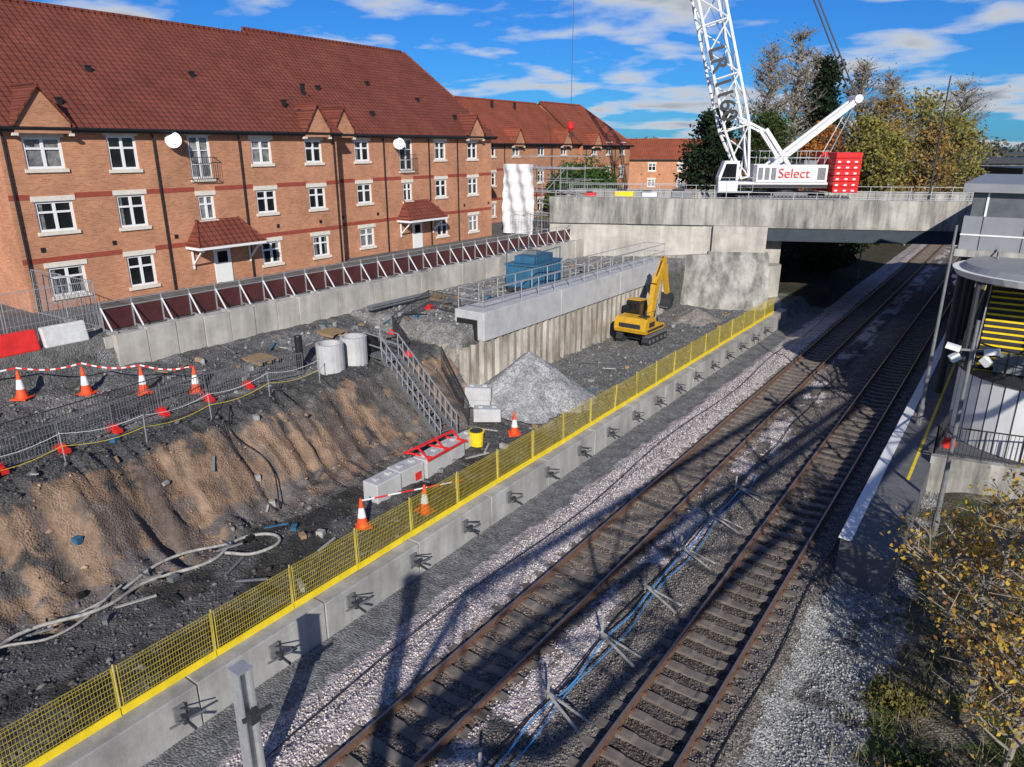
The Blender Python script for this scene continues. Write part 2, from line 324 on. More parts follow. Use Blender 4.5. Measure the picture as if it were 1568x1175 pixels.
# ---------------------------------------------------------------- kerb wall with fence
b=MB(); y=-8.
while y<51.5:
    L_=3.6; dx=random.uniform(-.02,.02); b.box(-13.62+dx,-13.02+dx,y+.012,y+L_-.012,-.7,.58+random.uniform(-.02,.02),CONC); y+=L_
b.obj('concrete_kerb_wall',bevel=.025)
e=empty('yellow_mesh_fence'); b=MB(); pn=MB(); kb=MB()
y=-6.
while y<51:
    L_=2.2; z0=.60;z1=1.80; x=-13.5; le=random.uniform(-.06,.06)
    pn.cyl((x,y,z0-.02),(x+le,y,z1+.06),.020,.020,YELP,6)
    pn.cyl((x,y+.07,z0),(x+le,y+.07,z1),.013,.013,YELM,5); pn.cyl((x,y+L_-.04,z0),(x+le,y+L_-.04,z1),.013,.013,YELM,5)
    k=int(L_/.06)
    for i in range(1,k): 
        yy=y+i*L_/k; b.beam((x,yy,z0+.05),(x+le,yy,z1),.005,.007,YELM)
    for zz in(.7,.82,.94,1.06,1.2,1.34,1.48,1.62,1.72,1.80):
        xx=x+.008+le*(zz-z0)/(z1-z0); b.box(xx-.004,xx+.004,y+.05,y+L_-.05,zz-.005,zz+.005,YELM)
    kb.beam((x+.04,y,.68+random.uniform(-.01,.01)),(x+.04,y+L_-.03,.68+random.uniform(-.01,.01)),.03,.19,YEL)
    y+=L_
b.obj('mesh_panels',e); pn.obj('posts',e); kb.obj('kickboard',e)
b=MB(); y=1.0
e=empty('wall_formwork_bracket')
while y<48:
    b.beam((-13.02,y,.2),(-12.45,y+.05,.05),.05,.05,DKST); b.beam((-12.75,y-.35,.18),(-12.7,y+.45,.12),.04,.04,GREYST)
    b.box(-13.0,-12.93,y-.12,y+.12,.05,.4,GREYST); b.beam((-12.95,y,.35),(-12.6,y+.3,.3),.03,.03,DKST); b.cyl((-12.75,y,.08),(-12.75,y,.26),.07,.07,DKST)
    y+=2.45
b.obj('brackets',e)
# ---------------------------------------------------------------- block retaining wall
b=MB(); y=12.9
while y<55:
    z=4.92+random.uniform(-.05,.05); b.box(-28.15,-27.95+random.uniform(-.03,.03),y+.012,y+1.25-.012,3.2,z,CONCW); y+=1.25
b.box(-28.7,-28.16,12.9,55,3.2,4.86,CONCW)
b.box(-34,-28.2,12.6,12.9,3.0,4.8,CONCW)
b.obj('retaining_wall',bevel=.015)
e=empty('hoarding_fence'); b=MB(); p=MB(); y=13.0
while y<54.5:
    b.box(-29.05,-29.0,y+.02,y+1.23,4.9,5.72+random.uniform(-.03,.03),MAROON)
    p.box(-29.0,-28.95,y-.025,y+.025,4.86,6.05,GALV); p.beam((-28.95,y,5.8),(-28.3,y,4.95),.045,.045,WHITE); p.beam((-28.96,y,4.95),(-28.3,y,4.95),.04,.04,GALV)
    p.box(-28.5,-28.2,y-.15,y+.15,4.86,4.97,CONC)
    y+=1.25
for z in(5.76,6.0): p.box(-28.99,-28.96,13,54.5,z-.015,z+.015,GALV)
b.obj('panels',e); p.obj('props',e)
# ---------------------------------------------------------------- houses
def house(name,xf,y0,y1,zb,ze,zr,hd,opens,gables=(),pipes=(),hip1=0,bands=(7.05,9.75),tile=None,vents=()):
    tile=tile or TILE; e=empty(name); w_=MB(); wi=MB(); tr=MB()
    yb=sorted(set([y0,y1]+[o[0]-o[2]/2 for o in opens]+[o[0]+o[2]/2 for o in opens]))
    zs=sorted(set([zb,ze]+[o[1]-o[3]/2 for o in opens]+[o[1]+o[3]/2 for o in opens]))
    for i in range(len(yb)-1):
        for j in range(len(zs)-1):
            cy=(yb[i]+yb[i+1])/2; cz=(zs[j]+zs[j+1])/2
            if any(abs(cy-o[0])<o[2]/2 and abs(cz-o[1])<o[3]/2 for o in opens): continue
            w_.poly([(xf,yb[i],zs[j]),(xf,yb[i+1],zs[j]),(xf,yb[i+1],zs[j+1]),(xf,yb[i],zs[j+1])],BRICK)
    xr=xf-hd; xb=xf-2*hd
    for yy in(y0,y1):
        top=[(xb,yy,zb),(xf,yy,zb),(xf,yy,ze)]+([(xr,yy,zr-.15)] if not(hip1 and yy==y1) else [])+[(xb,yy,ze)]
        w_.poly(top,BRICK)
    w_.poly([(xb,y0,zb),(xb,y1,zb),(xb,y1,ze),(xb,y0,ze)],BRICK)
    for (cy,cz,w,h,kind) in opens:
        a,c=cy-w/2,cy+w/2; d,t=cz-h/2,cz+h/2; xi=xf-.09
        for q in([(xf,a,d),(xf,a,t),(xi-.1,a,t),(xi-.1,a,d)],[(xf,c,d),(xf,c,t),(xi-.1,c,t),(xi-.1,c,d)],[(xf,a,t),(xf,c,t),(xi-.1,c,t),(xi-.1,a,t)],[(xf,a,d),(xf,c,d),(xi-.1,c,d),(xi-.1,a,d)]): w_.poly(q,BRICK)
        rr=random.random()
        wi.box(xi-.06,xi-.03,a,c,d,t,GLASS)
        if rr<.2: wi.box(xi-.03,xi-.022,a+.08,c-.08,d+.08,t-.08,CURT)
        elif rr<.6:
            wi.box(xi-.03,xi-.022,a+.08,a+.08+w*random.uniform(.1,.25),d+.08,t-.08,CURT)
            if random.random()<.6: wi.box(xi-.03,xi-.022,c-.08-w*random.uniform(.1,.25),c-.08,d+.08,t-.08,CURT)
        fw=.10
        wi.box(xi-.02,xi+.04,a,a+fw,d,t,UPVC);wi.box(xi-.02,xi+.04,c-fw,c,d,t,UPVC)
        wi.box(xi-.02,xi+.04,a+fw,c-fw,d,d+fw,UPVC);wi.box(xi-.02,xi+.04,a+fw,c-fw,t-fw,t,UPVC)
        wi.box(xi-.018,xi+.045,cy-.06,cy+.06,d+fw,t-fw,UPVC)
        if kind=='w':
            zt=t-h*.36; wi.box(xi-.016,xi+.038,a+fw,cy-.06,zt-.045,zt+.045,UPVC); wi.box(xi-.016,xi+.038,cy+.06,c-fw,zt-.045,zt+.045,UPVC)
        if kind=='f':
            for k in(.33,.66):
                zt=d+h*k; wi.box(xi-.016,xi+.028,a+fw,cy-.06,zt-.02,zt+.02,UPVC); wi.box(xi-.016,xi+.028,cy+.06,c-fw,zt-.02,zt+.02,UPVC)
            for k in range(13): yy=a-.1+k*(w+.2)/12; tr.cyl((xf+.32,yy,d-.02),(xf+.32,yy,d+1.05),.012,.012,BLACKP,4)
            for zt in(d,d+1.05): 
                tr.beam((xf+.32,a-.12,zt),(xf+.32,c+.12,zt),.03,.03,BLACKP)
                for yy in(a-.12,c+.12): tr.beam((xf,yy,zt),(xf+.32,yy,zt),.03,.03,BLACKP)
        tr.box(xf-.02,xf+.035,a-.13,c+.13,t,t+.22,STONE); tr.box(xf-.02,xf+.08,a-.1,c+.1,d-.15,d,STONE)
    for z in bands:
        if z<ze: 
            segs=[(y0,y1)]
            for o in opens:
                if o[1]-o[3]/2-.16<z+.12 and o[1]+o[3]/2+.22>z-.12:
                    ns=[]
                    for s0,s1 in segs:
                        a,c=o[0]-o[2]/2-.14,o[0]+o[2]/2+.14
                        if a>=s1 or c<=s0: ns.append((s0,s1)); continue
                        if a>s0: ns.append((s0,a))
                        if c<s1: ns.append((c,s1))
                    segs=ns
            for s0,s1 in segs: tr.box(xf-.02,xf+.012,s0,s1,z-.11,z+.11,BAND)
    for y in pipes: tr.cyl((xf+.08,y,zb),(xf+.08,y,ze-.1),.05,.05,BLACKP,8); tr.box(xf,xf+.18,y-.12,y+.12,ze-.3,ze-.08,BLACKP)
    for yy in np.arange(y0+.8,y1,3.1): tr.box(xf,xf+.03,yy,yy+.18,zb+2.9,zb+3.1,BLACKP)
    tr.box(xf-.02,xf+.06,y0,y1,ze-.32,ze-.2,BRICK)
    ov=.38; sl=(zr-ze)/hd; zo=ze-ov*sl
    rf=MB(); ye=y1-hip1; ya=y0-.25; yz=y1+(.3 if hip1 else .15)
    th=.1
    for dz,m in((0,tile),(-th,BRICK)):
        if hip1:
            rf.poly([(xf+ov,ya,zo+dz+.12),(xf+ov,yz,zo+dz+.12),(xr,ye,zr+dz),(xr,ya,zr+dz)],m)
            rf.poly([(xb-ov,ya,zo+dz+.12),(xb-ov,yz,zo+dz+.12),(xr,ye,zr+dz),(xr,ya,zr+dz)],m)
            if dz==0: rf.poly([(xf+ov,yz,zo+.12),(xb-ov,yz,zo+.12),(xr,ye,zr)],m)
        else:
            for xx in(xf+ov,xb-ov): rf.poly([(xx,ya,zo+dz+.12),(xx,yz,zo+dz+.12),(xr,yz,zr+dz),(xr,ya,zr+dz)],m)
    n=int((ye-ya)/.45)
    for i in range(n): rf.cyl((xr,ya+i*.45,zr+.02),(xr,ya+i*.45+.43,zr+.02),.12,.11,tile,6)
    if hip1:
        rf.cyl((xf+ov,yz,zo+.14),(xr,ye,zr+.02),.09,.09,tile,6)
    tr.box(xf+ov-.05,xf+ov-.02,ya,yz,zo-.1,zo+.1,BLACKP); tr.cyl((xf+ov+.05,ya,zo+.06),(xf+ov+.05,yz,zo+.06),.065,.065,BLACKP,8)
    tr.box(xf,xf+ov-.05,y0,yz,zo-.06,zo-.03,UPVC)
    for (gy,gw,gh) in gables:
        zp=ze+gh; back=(gh)/sl; g_=xf+.42
        w_.poly([(g_,gy-gw,ze-.45),(g_,gy+gw,ze-.45),(g_,gy+gw,ze-.05),(g_,gy,zp),(g_,gy-gw,ze-.05)],BRICK)
        for yy in(gy-gw,gy+gw): w_.poly([(xf,yy,ze-.45),(g_,yy,ze-.45),(g_,yy,ze+.0),(xf-.3,yy,ze+.1),(xf-.3,yy,ze-.2)],BRICK)
        w_.poly([(xf,gy-gw,ze-.45),(xf,gy+gw,ze-.45),(g_,gy+gw,ze-.45),(g_,gy-gw,ze-.45)],BRICK)
        for sg in(-1,1):
            o=.13
            rf.poly([(g_+.12,gy+sg*(gw+o),ze-.05-o*gh/gw+.06),(g_+.12,gy,zp+.08),(xf-back-.15,gy,zp+.08),(xf-.15,gy+sg*(gw+o),ze-o*gh/gw+.1)],tile)
            rf.beam((g_+.13,gy+sg*(gw+o),ze-.05-o*gh/gw+.04),(g_+.13,gy,zp+.06),.03,.07,tile)
            tr.box(xf+.2,g_+.02,gy+sg*gw-.1,gy+sg*gw+.1,ze-.55,ze-.44,STONE)
        rf.cyl((g_+.12,gy,zp+.09),(xf-back-.1,gy,zp+.09),.09,.09,tile,6)
    for (vy,vf,vh) in vents:
        x=xf-hd*vf; z=ze+(zr-ze)*vf; rf.box(x-.1,x+.1,vy-.1,vy+.1,z-.1,z+vh,BLACKP); rf.box(x-.14,x+.14,vy-.14,vy+.14,z+vh,z+vh+.06,BLACKP)
    w_.obj('walls',e); wi.obj('windows',e); tr.obj('trim',e); rf.obj('roof',e)
    return e
def porch(e,xf,yc,hw,z):
    b=MB(); d=1.25
    b.poly([(xf+d,yc-hw,z),(xf+d,yc+hw,z),(xf,yc+hw-.8,z+1.25),(xf,yc-hw+.8,z+1.25)],TILE)
    b.poly([(xf+d,yc-hw,z),(xf,yc-hw+.8,z+1.25),(xf,yc-hw,z)],TILE); b.poly([(xf+d,yc+hw,z),(xf,yc+hw-.8,z+1.25),(xf,yc+hw,z)],TILE)
    for sg in(-1,1): b.cyl((xf+d,yc+sg*hw,z+.02),(xf,yc+sg*(hw-.8),z+1.27),.06,.06,TILE,6)
    b.box(xf+d-.06,xf+d,yc-hw,yc+hw,z-.14,z-.01,UPVC); b.box(xf,xf+d-.06,yc-hw+.01,yc-hw+.06,z-.14,z-.01,UPVC); b.box(xf,xf+d-.06,yc+hw-.06,yc+hw-.01,z-.14,z-.01,UPVC)
    b.box(xf+.01,xf+d-.07,yc-hw+.07,yc+hw-.07,z-.08,z-.05,UPVC)
    for yy in(yc-hw+.3,yc+hw-.3):
        b.beam((xf+.06,yy,z-1.0),(xf+d-.25,yy,z-.18),.08,.08,UPVC); b.beam((xf+.06,yy,z-1.2),(xf+.06,yy,z-.17),.08,.08,UPVC)
        b.beam((xf+.05,yy,z-.2),(xf+d-.1,yy,z-.2),.07,.07,UPVC)
    b.box(xf+.005,xf+.06,yc-.5,yc+.5,4.8,6.75,UPVC); b.box(xf+.06,xf+.065,yc-.3,yc+.3,5.9,6.5,GLASS)
    b.obj('porch',e)
def dish(e,x,y,z):
    b=MB(); b.cyl((x,y,z-.3),(x+.35,y,z-.1),.025,.025,GREYST,6); b.cyl((x+.35,y-.02,z),(x+.42,y-.08,z+.02),.28,.38,WHITE,20); b.cyl((x+.4,y,z-.3),(x+.75,y-.3,z+.05),.015,.015,GREYST,5)
    b.obj('satellite_dish',e)
FZ=[6.05,8.9,11.55]
ops=[]
for y,w,h in((14.6,1.55,1.3),(18,1.35,1.5),(25.6,1.3,1.25),(29.2,1.25,1.25)):
    for z in FZ: ops.append((y,z,w,h,'w'))
ops+=[(21.9,11.3,1.2,2.1,'f'),(21.9,8.8,.9,1.25,'w')]
h1=house('brick_apartment_house',-35,12.9,31,4.5,12.8,18.5,7,ops,gables=((14.6,1.1,1.4),(29.3,.9,1.3)),pipes=(13.1,19.5,24.2,30.7),vents=((15.2,.18,.45),(16,.13,.3),(13.8,.3,.3),(18.5,.42,.25),(24,.45,.25),(28.5,.2,.4),(29.2,.12,.35),(30.8,.35,.6)))
porch(h1,-35,22.4,2.0,6.95); dish(h1,-35,20.4,12.1)
ops=[]
for y,w,h in((33.9,1.3,1.25),(41.6,1.25,1.25),(45.4,1.2,1.25)):
    for z in FZ: ops.append((y,z,w,h,'w'))
ops+=[(38.0,11.3,1.3,2.1,'f'),(38.0,8.8,.9,1.25,'w')]
h2=house('brick_apartment_house',-35.9,31,47.8,4.5,12.8,18.9,6.8,ops,gables=((32.1,.85,1.25),(45.4,.95,1.2)),pipes=(31.3,35.8,40.3,43.5),hip1=2.4,vents=((33,.4,.25),(38,.5,.25),(42,.35,.25),(44.6,.15,.35),(36,.15,.3)))
porch(h2,-35.9,38.8,2.0,6.95); dish(h2,-35.9,37,12.0)
ops=[(y,z,1.2,1.2,'w') for y in(56,60,64.5,69) for z in FZ]
h3=house('brick_terrace_house',-42,54,72,4.5,12.3,16.4,5.5,ops,gables=((60,.9,1.2),(69,.9,1.2)),pipes=(58,66.5),tile=TILE2,vents=((66,.8,.6),(62,.8,.6)))
ops=[(y,z,1.2,1.2,'w') for y in(75,78.5,82) for z in FZ]
h4=house('brick_terrace_house',-41.6,72.2,84,4.5,12.2,16.6,5.5,ops,tile=TILE2,pipes=(73,80),hip1=3,gables=((75,.9,1.1),))
ops=[(y,z,1.3,1.2,'w') for y in(-14,-10,-5,0,5,10,14) for z in(5.6,8.2)]
h5=house('brick_terrace_house',0,-17,17,4.0,9.6,12.8,5,ops,tile=TILE2,bands=())
h5.location=(-50,121,.3); h5.rotation_euler=(0,0,math.radians(-58))
# ---------------------------------------------------------------- bridge
MBR=Matrix.Translation((-30,48.1,0))@Matrix.Rotation(math.radians(24.8),4,'Z')
e=empty('concrete_road_bridge'); b=MB(MBR)
s=-.4
while s<62: b.box(s+.02,s+2.95-.02,random.uniform(-.015,.015),.35,6.2,8.15+random.uniform(-.02,.02),CONCD); s+=2.95
b.box(-.4,62,.03,.33,6.25,8.1,CONCD)
s=-.4
while s<62: b.box(s+.012,s+2.95-.012,11,11.35,6.2,8.15,CONCD); s+=2.95
b.obj('parapets',e,bevel=.02)
b=MB(MBR); b.box(-.4,62,.36,10.99,6.35,7.1,ASPH); b.obj('deck',e)
b=MB(MBR)
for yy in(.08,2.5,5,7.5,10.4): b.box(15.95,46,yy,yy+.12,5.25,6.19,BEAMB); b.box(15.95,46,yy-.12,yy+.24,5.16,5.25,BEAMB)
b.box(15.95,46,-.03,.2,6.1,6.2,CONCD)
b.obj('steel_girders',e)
b=MB(MBR); b.box(-.4,15.9,.22,11,-1,6.34,CONCW); b.box(15.9,17.3,1.6,11,-1,5.15,CONCW); b.box(40,62,.22,11,-1,6.34,CONCW)
b.box(12.0,15.9,-.22,.22,4.3,6.19,CONCW); b.box(11.8,16.1,-.3,.22,4.1,4.3,CONCD)
b.prism([(.2,4.1),(-.35,4.1),(-2.3,.2),(-2.3,-.5),(.2,-.5)],12.0,16.2,CONCD,'x')
b.add([(5,.2,3.6),(5,.1,3.6),(5,-.6,-.5),(5,.2,-.5),(12,.2,4.1),(12,-.35,4.1),(12,-2.3,.2),(12,.2,-.5),(12,-2.3,-.5)],[(1,2,8,6,5),(0,1,5,4)],CONCD)
b.prism([(16.2,-.35),(17.3,.6),(17.3,1.6),(15.9,1.6)],-.6,3.3,CONCW,'z'); b.prism([(16.2,-2.3),(17.2,-1.8),(17.3,.6),(16.2,-.35)],-.6,.9,CONCD,'z')
b.obj('abutments',e)
b=MB(MBR)
for yy in(.6,10.7):
    s=0
    while s<60: b.cyl((s,yy,7.1),(s,yy,8.6),.03,.03,GALV,5); s+=1.6
    for z in(7.7,8.2,8.6): b.beam((0,yy,z),(60,yy,z),.035,.035,GALV)
b.obj('railings',e)
for s,cx_,m in((4.5,.9,YEL),(6.6,.7,WHITE),(2.2,.5,REDP),(8.8,1.0,GREYST)):
    b=MB(MBR); b.box(s,s+cx_*1.6,1.6,2.6,7.3,8.2+cx_*.35,m); b.box(s+.1,s+cx_,1.7,2.5,8.2+cx_*.35,8.3+cx_*.4,DKST)
    for xx in(s+.25,s+cx_*1.6-.25): b.cyl((xx,1.5,7.35),(xx,1.62,7.35),.25,.25,BLACKP,12); b.cyl((xx,2.58,7.35),(xx,2.7,7.35),.25,.25,BLACKP,12)
    b.obj('towed_generator',bevel=.04)
# ---------------------------------------------------------------- generic mesh fence
def meshfence(name,pts,h,pl,wire,m,feet=None,posts=None,step=.12,rails=3,wr=.006):
    e=empty(name); b=MB(); posts=posts or m
    for (x0,y0,z0),(x1,y1,z1) in zip(pts[:-1],pts[1:]):
        L_=math.hypot(x1-x0,y1-y0); n=max(1,round(L_/pl))
        nxn,nyn=-(y1-y0)/L_,(x1-x0)/L_
        for i in range(n):
            a=i/n+.01/n;c=(i+1)/n-.02/n; la=random.uniform(-.06,.06)*h; of=random.uniform(-.05,.05)
            P=lambda t,z:(x0+(x1-x0)*t+nxn*(of+la*z/h),y0+(y1-y0)*t+nyn*(of+la*z/h),z0+(z1-z0)*t+z)
            b.cyl(P(a,0),P(a,h),.018,.018,posts,5); b.cyl(P(c,0),P(c,h),.018,.018,posts,5)
            b.beam(P(a,h),P(c,h),.03,.03,posts); b.beam(P(a,.12),P(c,.12),.03,.03,posts)
            if wire:
                k=int(L_/n/step)
                for j in range(1,k): t=a+(c-a)*j/k; b.beam(P(t,.12),P(t,h),wr*2,wr*2,m)
                for j in range(1,rails): b.beam(P(a,.12+(h-.12)*j/rails),P(c,.12+(h-.12)*j/rails),wr*2,wr*2,m)
            if feet:
                q=P(a,0); an=math.atan2(y1-y0,x1-x0)+math.pi/2
                b.rbox((q[0],q[1],q[2]+.07),(.62,.2,.14),an,feet)
                if feet is REDP: b.rbox((q[0],q[1],q[2]+.2),(.24,.16,.14),an,feet)
    b.obj('panels',e); return e
g=lambda x,y:(x,y,hz(x,y))
meshfence('pedestrian_barrier',[g(-22.6,2),g(-22.9,5),g(-23.2,8.5),g(-23.6,12),g(-23.6,15.5),g(-23.3,18.0)],1.0,2.3,True,GREYST,feet=REDP,step=.1,wr=.007)
meshfence('pedestrian_barrier',[g(-23.6,3),g(-24.2,8.5),g(-24.7,14)],1.0,2.3,True,DKST,feet=DKST,step=.1,wr=.006)
meshfence('pedestrian_barrier',[g(-22.4,23.3),g(-24.5,24.5),g(-24.8,27.5),g(-22.4,27.3)],1.0,2.0,True,DKST,feet=REDP,step=.1,wr=.007)
e=empty('rope_barrier'); b=MB(); pr=None
for y in np.arange(1,19,2.4):
    q=Vector(g(-22.2+random.uniform(-.1,.1),y)); b.cyl(q,q+Vector((random.uniform(-.05,.05),0,1.0)),.02,.02,GALV,5)
    if pr is not None:
        for h in(.55,.95):
            for i in range(6):
                A0=pr.lerp(q,i/6);B0=pr.lerp(q,(i+1)/6); sg=lambda t:-.15*math.sin(math.pi*t)+h
                A0.z+=sg(i/6);B0.z+=sg((i+1)/6); b.beam(A0,B0,.012,.012,YEL if h<.6 else WHITE)
    pr=q
b.obj('posts_and_ropes',e)
meshfence('temporary_site_fence',[(-29.6,13.2,4.8),(-30,10,4.7),(-30.2,4,4.6)],2.0,3.4,True,GALV,feet=CONC,step=.14,wr=.006)
meshfence('temporary_site_fence',[(-29.6,13.2,4.8),(-34.6,12.9,4.8)],2.0,3.0,True,GALV,feet=CONC,step=.14)
meshfence('temporary_site_fence',[tuple(MBR@Vector(p)) for p in((0,2.4,7.1),(10,2.2,7.1))],2.0,3.4,True,GALV,feet=CONC,step=.16,wr=.008)
meshfence('temporary_site_fence',[(-34.5,48.6,4.8),(-29.5,49.0,4.9),(-29.2,54,4.9)],2.0,3.2,True,GALV,feet=CONC,step=.14,wr=.008)
# ---------------------------------------------------------------- capping beam, sheet piles
e=empty('concrete_capping_beam'); b=MB()
for y0,y1 in((26.1,33.1),(33.13,40.2),(40.23,47.3)): b.box(-21.9,-20.1,y0,y1,2.95,4.35,CONCN)
b.obj('beam',e,bevel=.03)
b=MB(); b.box(-21.7,-20.5,26.0,26.1,2.97,3.95,BLACKP); b.obj('end_joint',e)
b=MB()
for xx in(-20.3,-21.8):
    y=26.3
    while y<47.3: b.cyl((xx,y,4.35),(xx,y,5.4),.025,.025,GALV,6); y+=1.6
    for z in(4.85,5.38): b.beam((xx,26.3,z),(xx,47.2,z),.04,.04,GALV)
for yy in(26.3,47.2):
    for z in(4.85,5.38): b.beam((-20.3,yy,z),(-21.8,yy,z),.04,.04,GALV)
b.obj('edge_guardrail',e)
def piles(name,p0,p1,z0,z1f):
    b=MB(); p0=Vector(p0);p1=Vector(p1); L_=(p1-p0).length; d=(p1-p0)/L_; nrm=Vector((d.y,-d.x,0))
    pts=[];t=0
    prof=[(0,0),(.16,.17),(.42,.17),(.58,0),(.62,0)]
    while t<L_:
        for a,o in prof[:-1]: pts.append(p0+d*(t+a)+nrm*o)
        t+=.62
    vs=[(q.x,q.y,z0) for q in pts]+[(q.x,q.y,z1f(i//8)) for i,q in enumerate(pts)]
    n=len(pts); b.add(vs,[(i,i+1,n+i+1,n+i) for i in range(n-1)],PILE)
    o=b.obj(name); m=o.modifiers.new('thick','SOLIDIFY'); m.thickness=.03; return o
piles('sheet_pile_wall',(-20.35,26,0),(-20.35,47.2,0),-.3,lambda i:2.96)
random.seed(3); hts=[random.uniform(2.5,3.3) for _ in range(60)]
piles('sheet_pile_wall',(-23.8,24.9,0),(-20.35,24.9,0),-.3,lambda i:hts[i]); piles('sheet_pile_wall',(-20.4,24.8,0),(-20.4,26.0,0),-.3,lambda i:2.9)
# ---------------------------------------------------------------- stair
e=empty('scaffold_staircase'); b=MB()
A=Vector((-21.9,21.6,2.95)); B=Vector((-18.1,21.0,.15)); side=Vector((.15,1,0)).normalized()*.45
for sg in(-1,1):
    o=side*sg
    b.beam(A+o,B+o,.05,.22,GREYST)
    for h in(.5,1.0): b.beam(A+o+Vector((0,0,h)),B+o+Vector((0,0,h)),.045,.045,GALV)
    for t in np.linspace(0,1,12): q=A.lerp(B,t)+o; b.cyl(q,q+Vector((0,0,1.0)),.02,.02,GALV,6)
    for h in(.5,1.0): b.beam(A+o+Vector((0,0,h)),A+o+Vector((-1.3,.2,h)),.045,.045,GALV)
    q=A+o+Vector((-1.3,.2,0)); b.cyl(q,q+Vector((0,0,1)),.025,.025,GALV,6)
for t in np.linspace(.03,.97,14):
    q=A.lerp(B,t); b.beam(q-side,q+side,.26,.04,GREYST)
b.beam(A+Vector((-1.3,.2,-.03)),A+Vector((0,0,-.03)),.9,.05,GREYST)
for t in(.3,.65):
    q=A.lerp(B,t)
    for sg in(-1,1): b.cyl((q+side*sg),(q.x+side.x*sg,q.y+side.y*sg,-.2),.025,.025,GREYST,6)
b.obj('stair_frame',e)
meshfence('steel_gate_panel',[(-20.5,23.4,2.2),(-18.2,22.5,.2)],1.1,2.5,True,DKST,step=.09,wr=.008)
# ---------------------------------------------------------------- concrete blocks etc
def lego(b,x,y,z,ang,l=1.2,w=.6,h=.6):
    b.rbox((x,y,z+h/2),(l,w,h),ang,CONCN)
    for i in(-.3,.3): b.rbox((x+i*math.cos(ang),y+i*math.sin(ang),z+h+.04),(.22,.22,.09),ang,CONCN)
b=MB()
for i,y in enumerate((15.9,17.15,18.4,19.6)): lego(b,-16.9+random.uniform(-.05,.05),y,.02,math.pi/2+random.uniform(-.06,.06),1.2,.7,.75)
for y in(20.8,): lego(b,-17.2,y,0,math.pi/2)
b.obj('concrete_block_barrier',bevel=.03)
b=MB()
lego(b,-17.9,23.4,.3,.6); lego(b,-19.0,24.2,.85,.5); lego(b,-19.05,24.2,.25,.5); b.obj('concrete_block_barrier',bevel=.03)
b=MB(); 
for p,q in(((-17.6,17.8,.8),(-17.5,20.0,.85)),((-17.0,17.8,1.15),(-17.0,20.0,1.15)),((-16.4,17.8,.8),(-16.5,20,.8))): b.beam(p,q,.07,.07,REDP)
for yy in(17.9,18.9,19.9): b.beam((-17.6,yy,.8),(-17.0,yy,1.17),.06,.06,REDP); b.beam((-16.45,yy,.8),(-17.0,yy,1.17),.06,.06,REDP); b.beam((-17.6,yy,.8),(-16.4,yy+.2,.82),.06,.06,REDP)
b.box(-16.5,-16.48,17.2,17.5,.2,.5,REDP); b.obj('red_trestle')
e=empty('yellow_waste_drum'); b=MB(); b.cyl((-16.8,21.2,.05),(-16.8,21.2,.75),.26,.31,YEL,18); b.cyl((-16.8,21.2,.72),(-16.8,21.2,.78),.34,.34,YEL,18); b.cyl((-16.8,21.2,.781),(-16.8,21.2,.80),.27,.27,BLACKP,18); b.obj('drum',e)
for (x,y,h) in((-22.9,19.1,1.15),(-23.0,20.5,1.2),(-24.3,20.3,.6)):
    z=hz(x,y); b=MB(); n=20
    vs=[];ro,ri=.58,.46
    for r,zz in((ro,z-.1),(ro,z+h),(ri,z+h),(ri,z-.1)):
        for i in range(n): a=i*2*math.pi/n; vs.append((x+r*math.cos(a),y+r*math.sin(a),zz))
    b.add(vs,[(k*n+i,k*n+(i+1)%n,(k+1)*n+(i+1)%n,(k+1)*n+i) for k in range(3) for i in range(n)],CONCN); b.obj('concrete_manhole_ring')
b=MB(); z=hz(-23.6,21.6); b.box(-24.1,-23.1,21.3,22.1,z,z+.85,BLACKP); b.cyl((-23.9,18.3,z),(-23.9,18.3,z+1.5),.16,.16,BLACKP,12); b.box(-23.9,-23.3,21.35,21.8,z+.85,z+1.0,GREYST); b.obj('water_pump',bevel=.03)
def cone(x,y,s=1,z=None):
    z=hz(x,y) if z is None else z
    an=random.uniform(0,1.5); b=MB(Matrix.Translation((x,y,z))@Matrix.Rotation(an,4,'Z')@Matrix.Rotation(random.uniform(-.05,.05),4,'X')); b.box(-.22*s,.22*s,-.22*s,.22*s,0,.05,ORNG)
    b.cyl((0,0,.05),(0,0,.3*s),.16*s,.115*s,ORNG,14); b.cyl((0,0,.3*s),(0,0,.58*s),.117*s,.07*s,WHITE,14); b.cyl((0,0,.58*s),(0,0,.85*s),.07*s,.03*s,ORNG,14)
    b.obj('traffic_cone')
for p in((-27.4,9.2),(-26.7,11.0),(-25.6,12.5),(-24.5,13.9),(-15.9,14.0),(-14.9,15.9),(-16.3,23.2),(-22.0,2.5)): cone(*p,1.2)
b=MB(); pts=[(-28,6,4.9),(-27.4,9.2,4.6),(-26.7,11.0,4.45),(-25.6,12.5,4.2),(-24.5,13.9,4.0)]
for p,q in zip(pts[:-1],pts[1:]):
    for i in range(12):
        a=Vector(p).lerp(Vector(q),i/12);c=Vector(p).lerp(Vector(q),(i+1)/12)
        a.z-=.15*math.sin(math.pi*i/12);c.z-=.15*math.sin(math.pi*(i+1)/12); b.beam(a,c,.008,.055,REDP if i%2 else WHITE)
for i in range(8): 
    a=Vector((-15.9,14,.95)).lerp(Vector((-14.2,17.2,.9)),i/8); c=Vector((-15.9,14,.95)).lerp(Vector((-14.2,17.2,.9)),(i+1)/8); b.beam(a,c,.008,.05,REDP if i%2 else WHITE)
b.obj('barrier_tape')
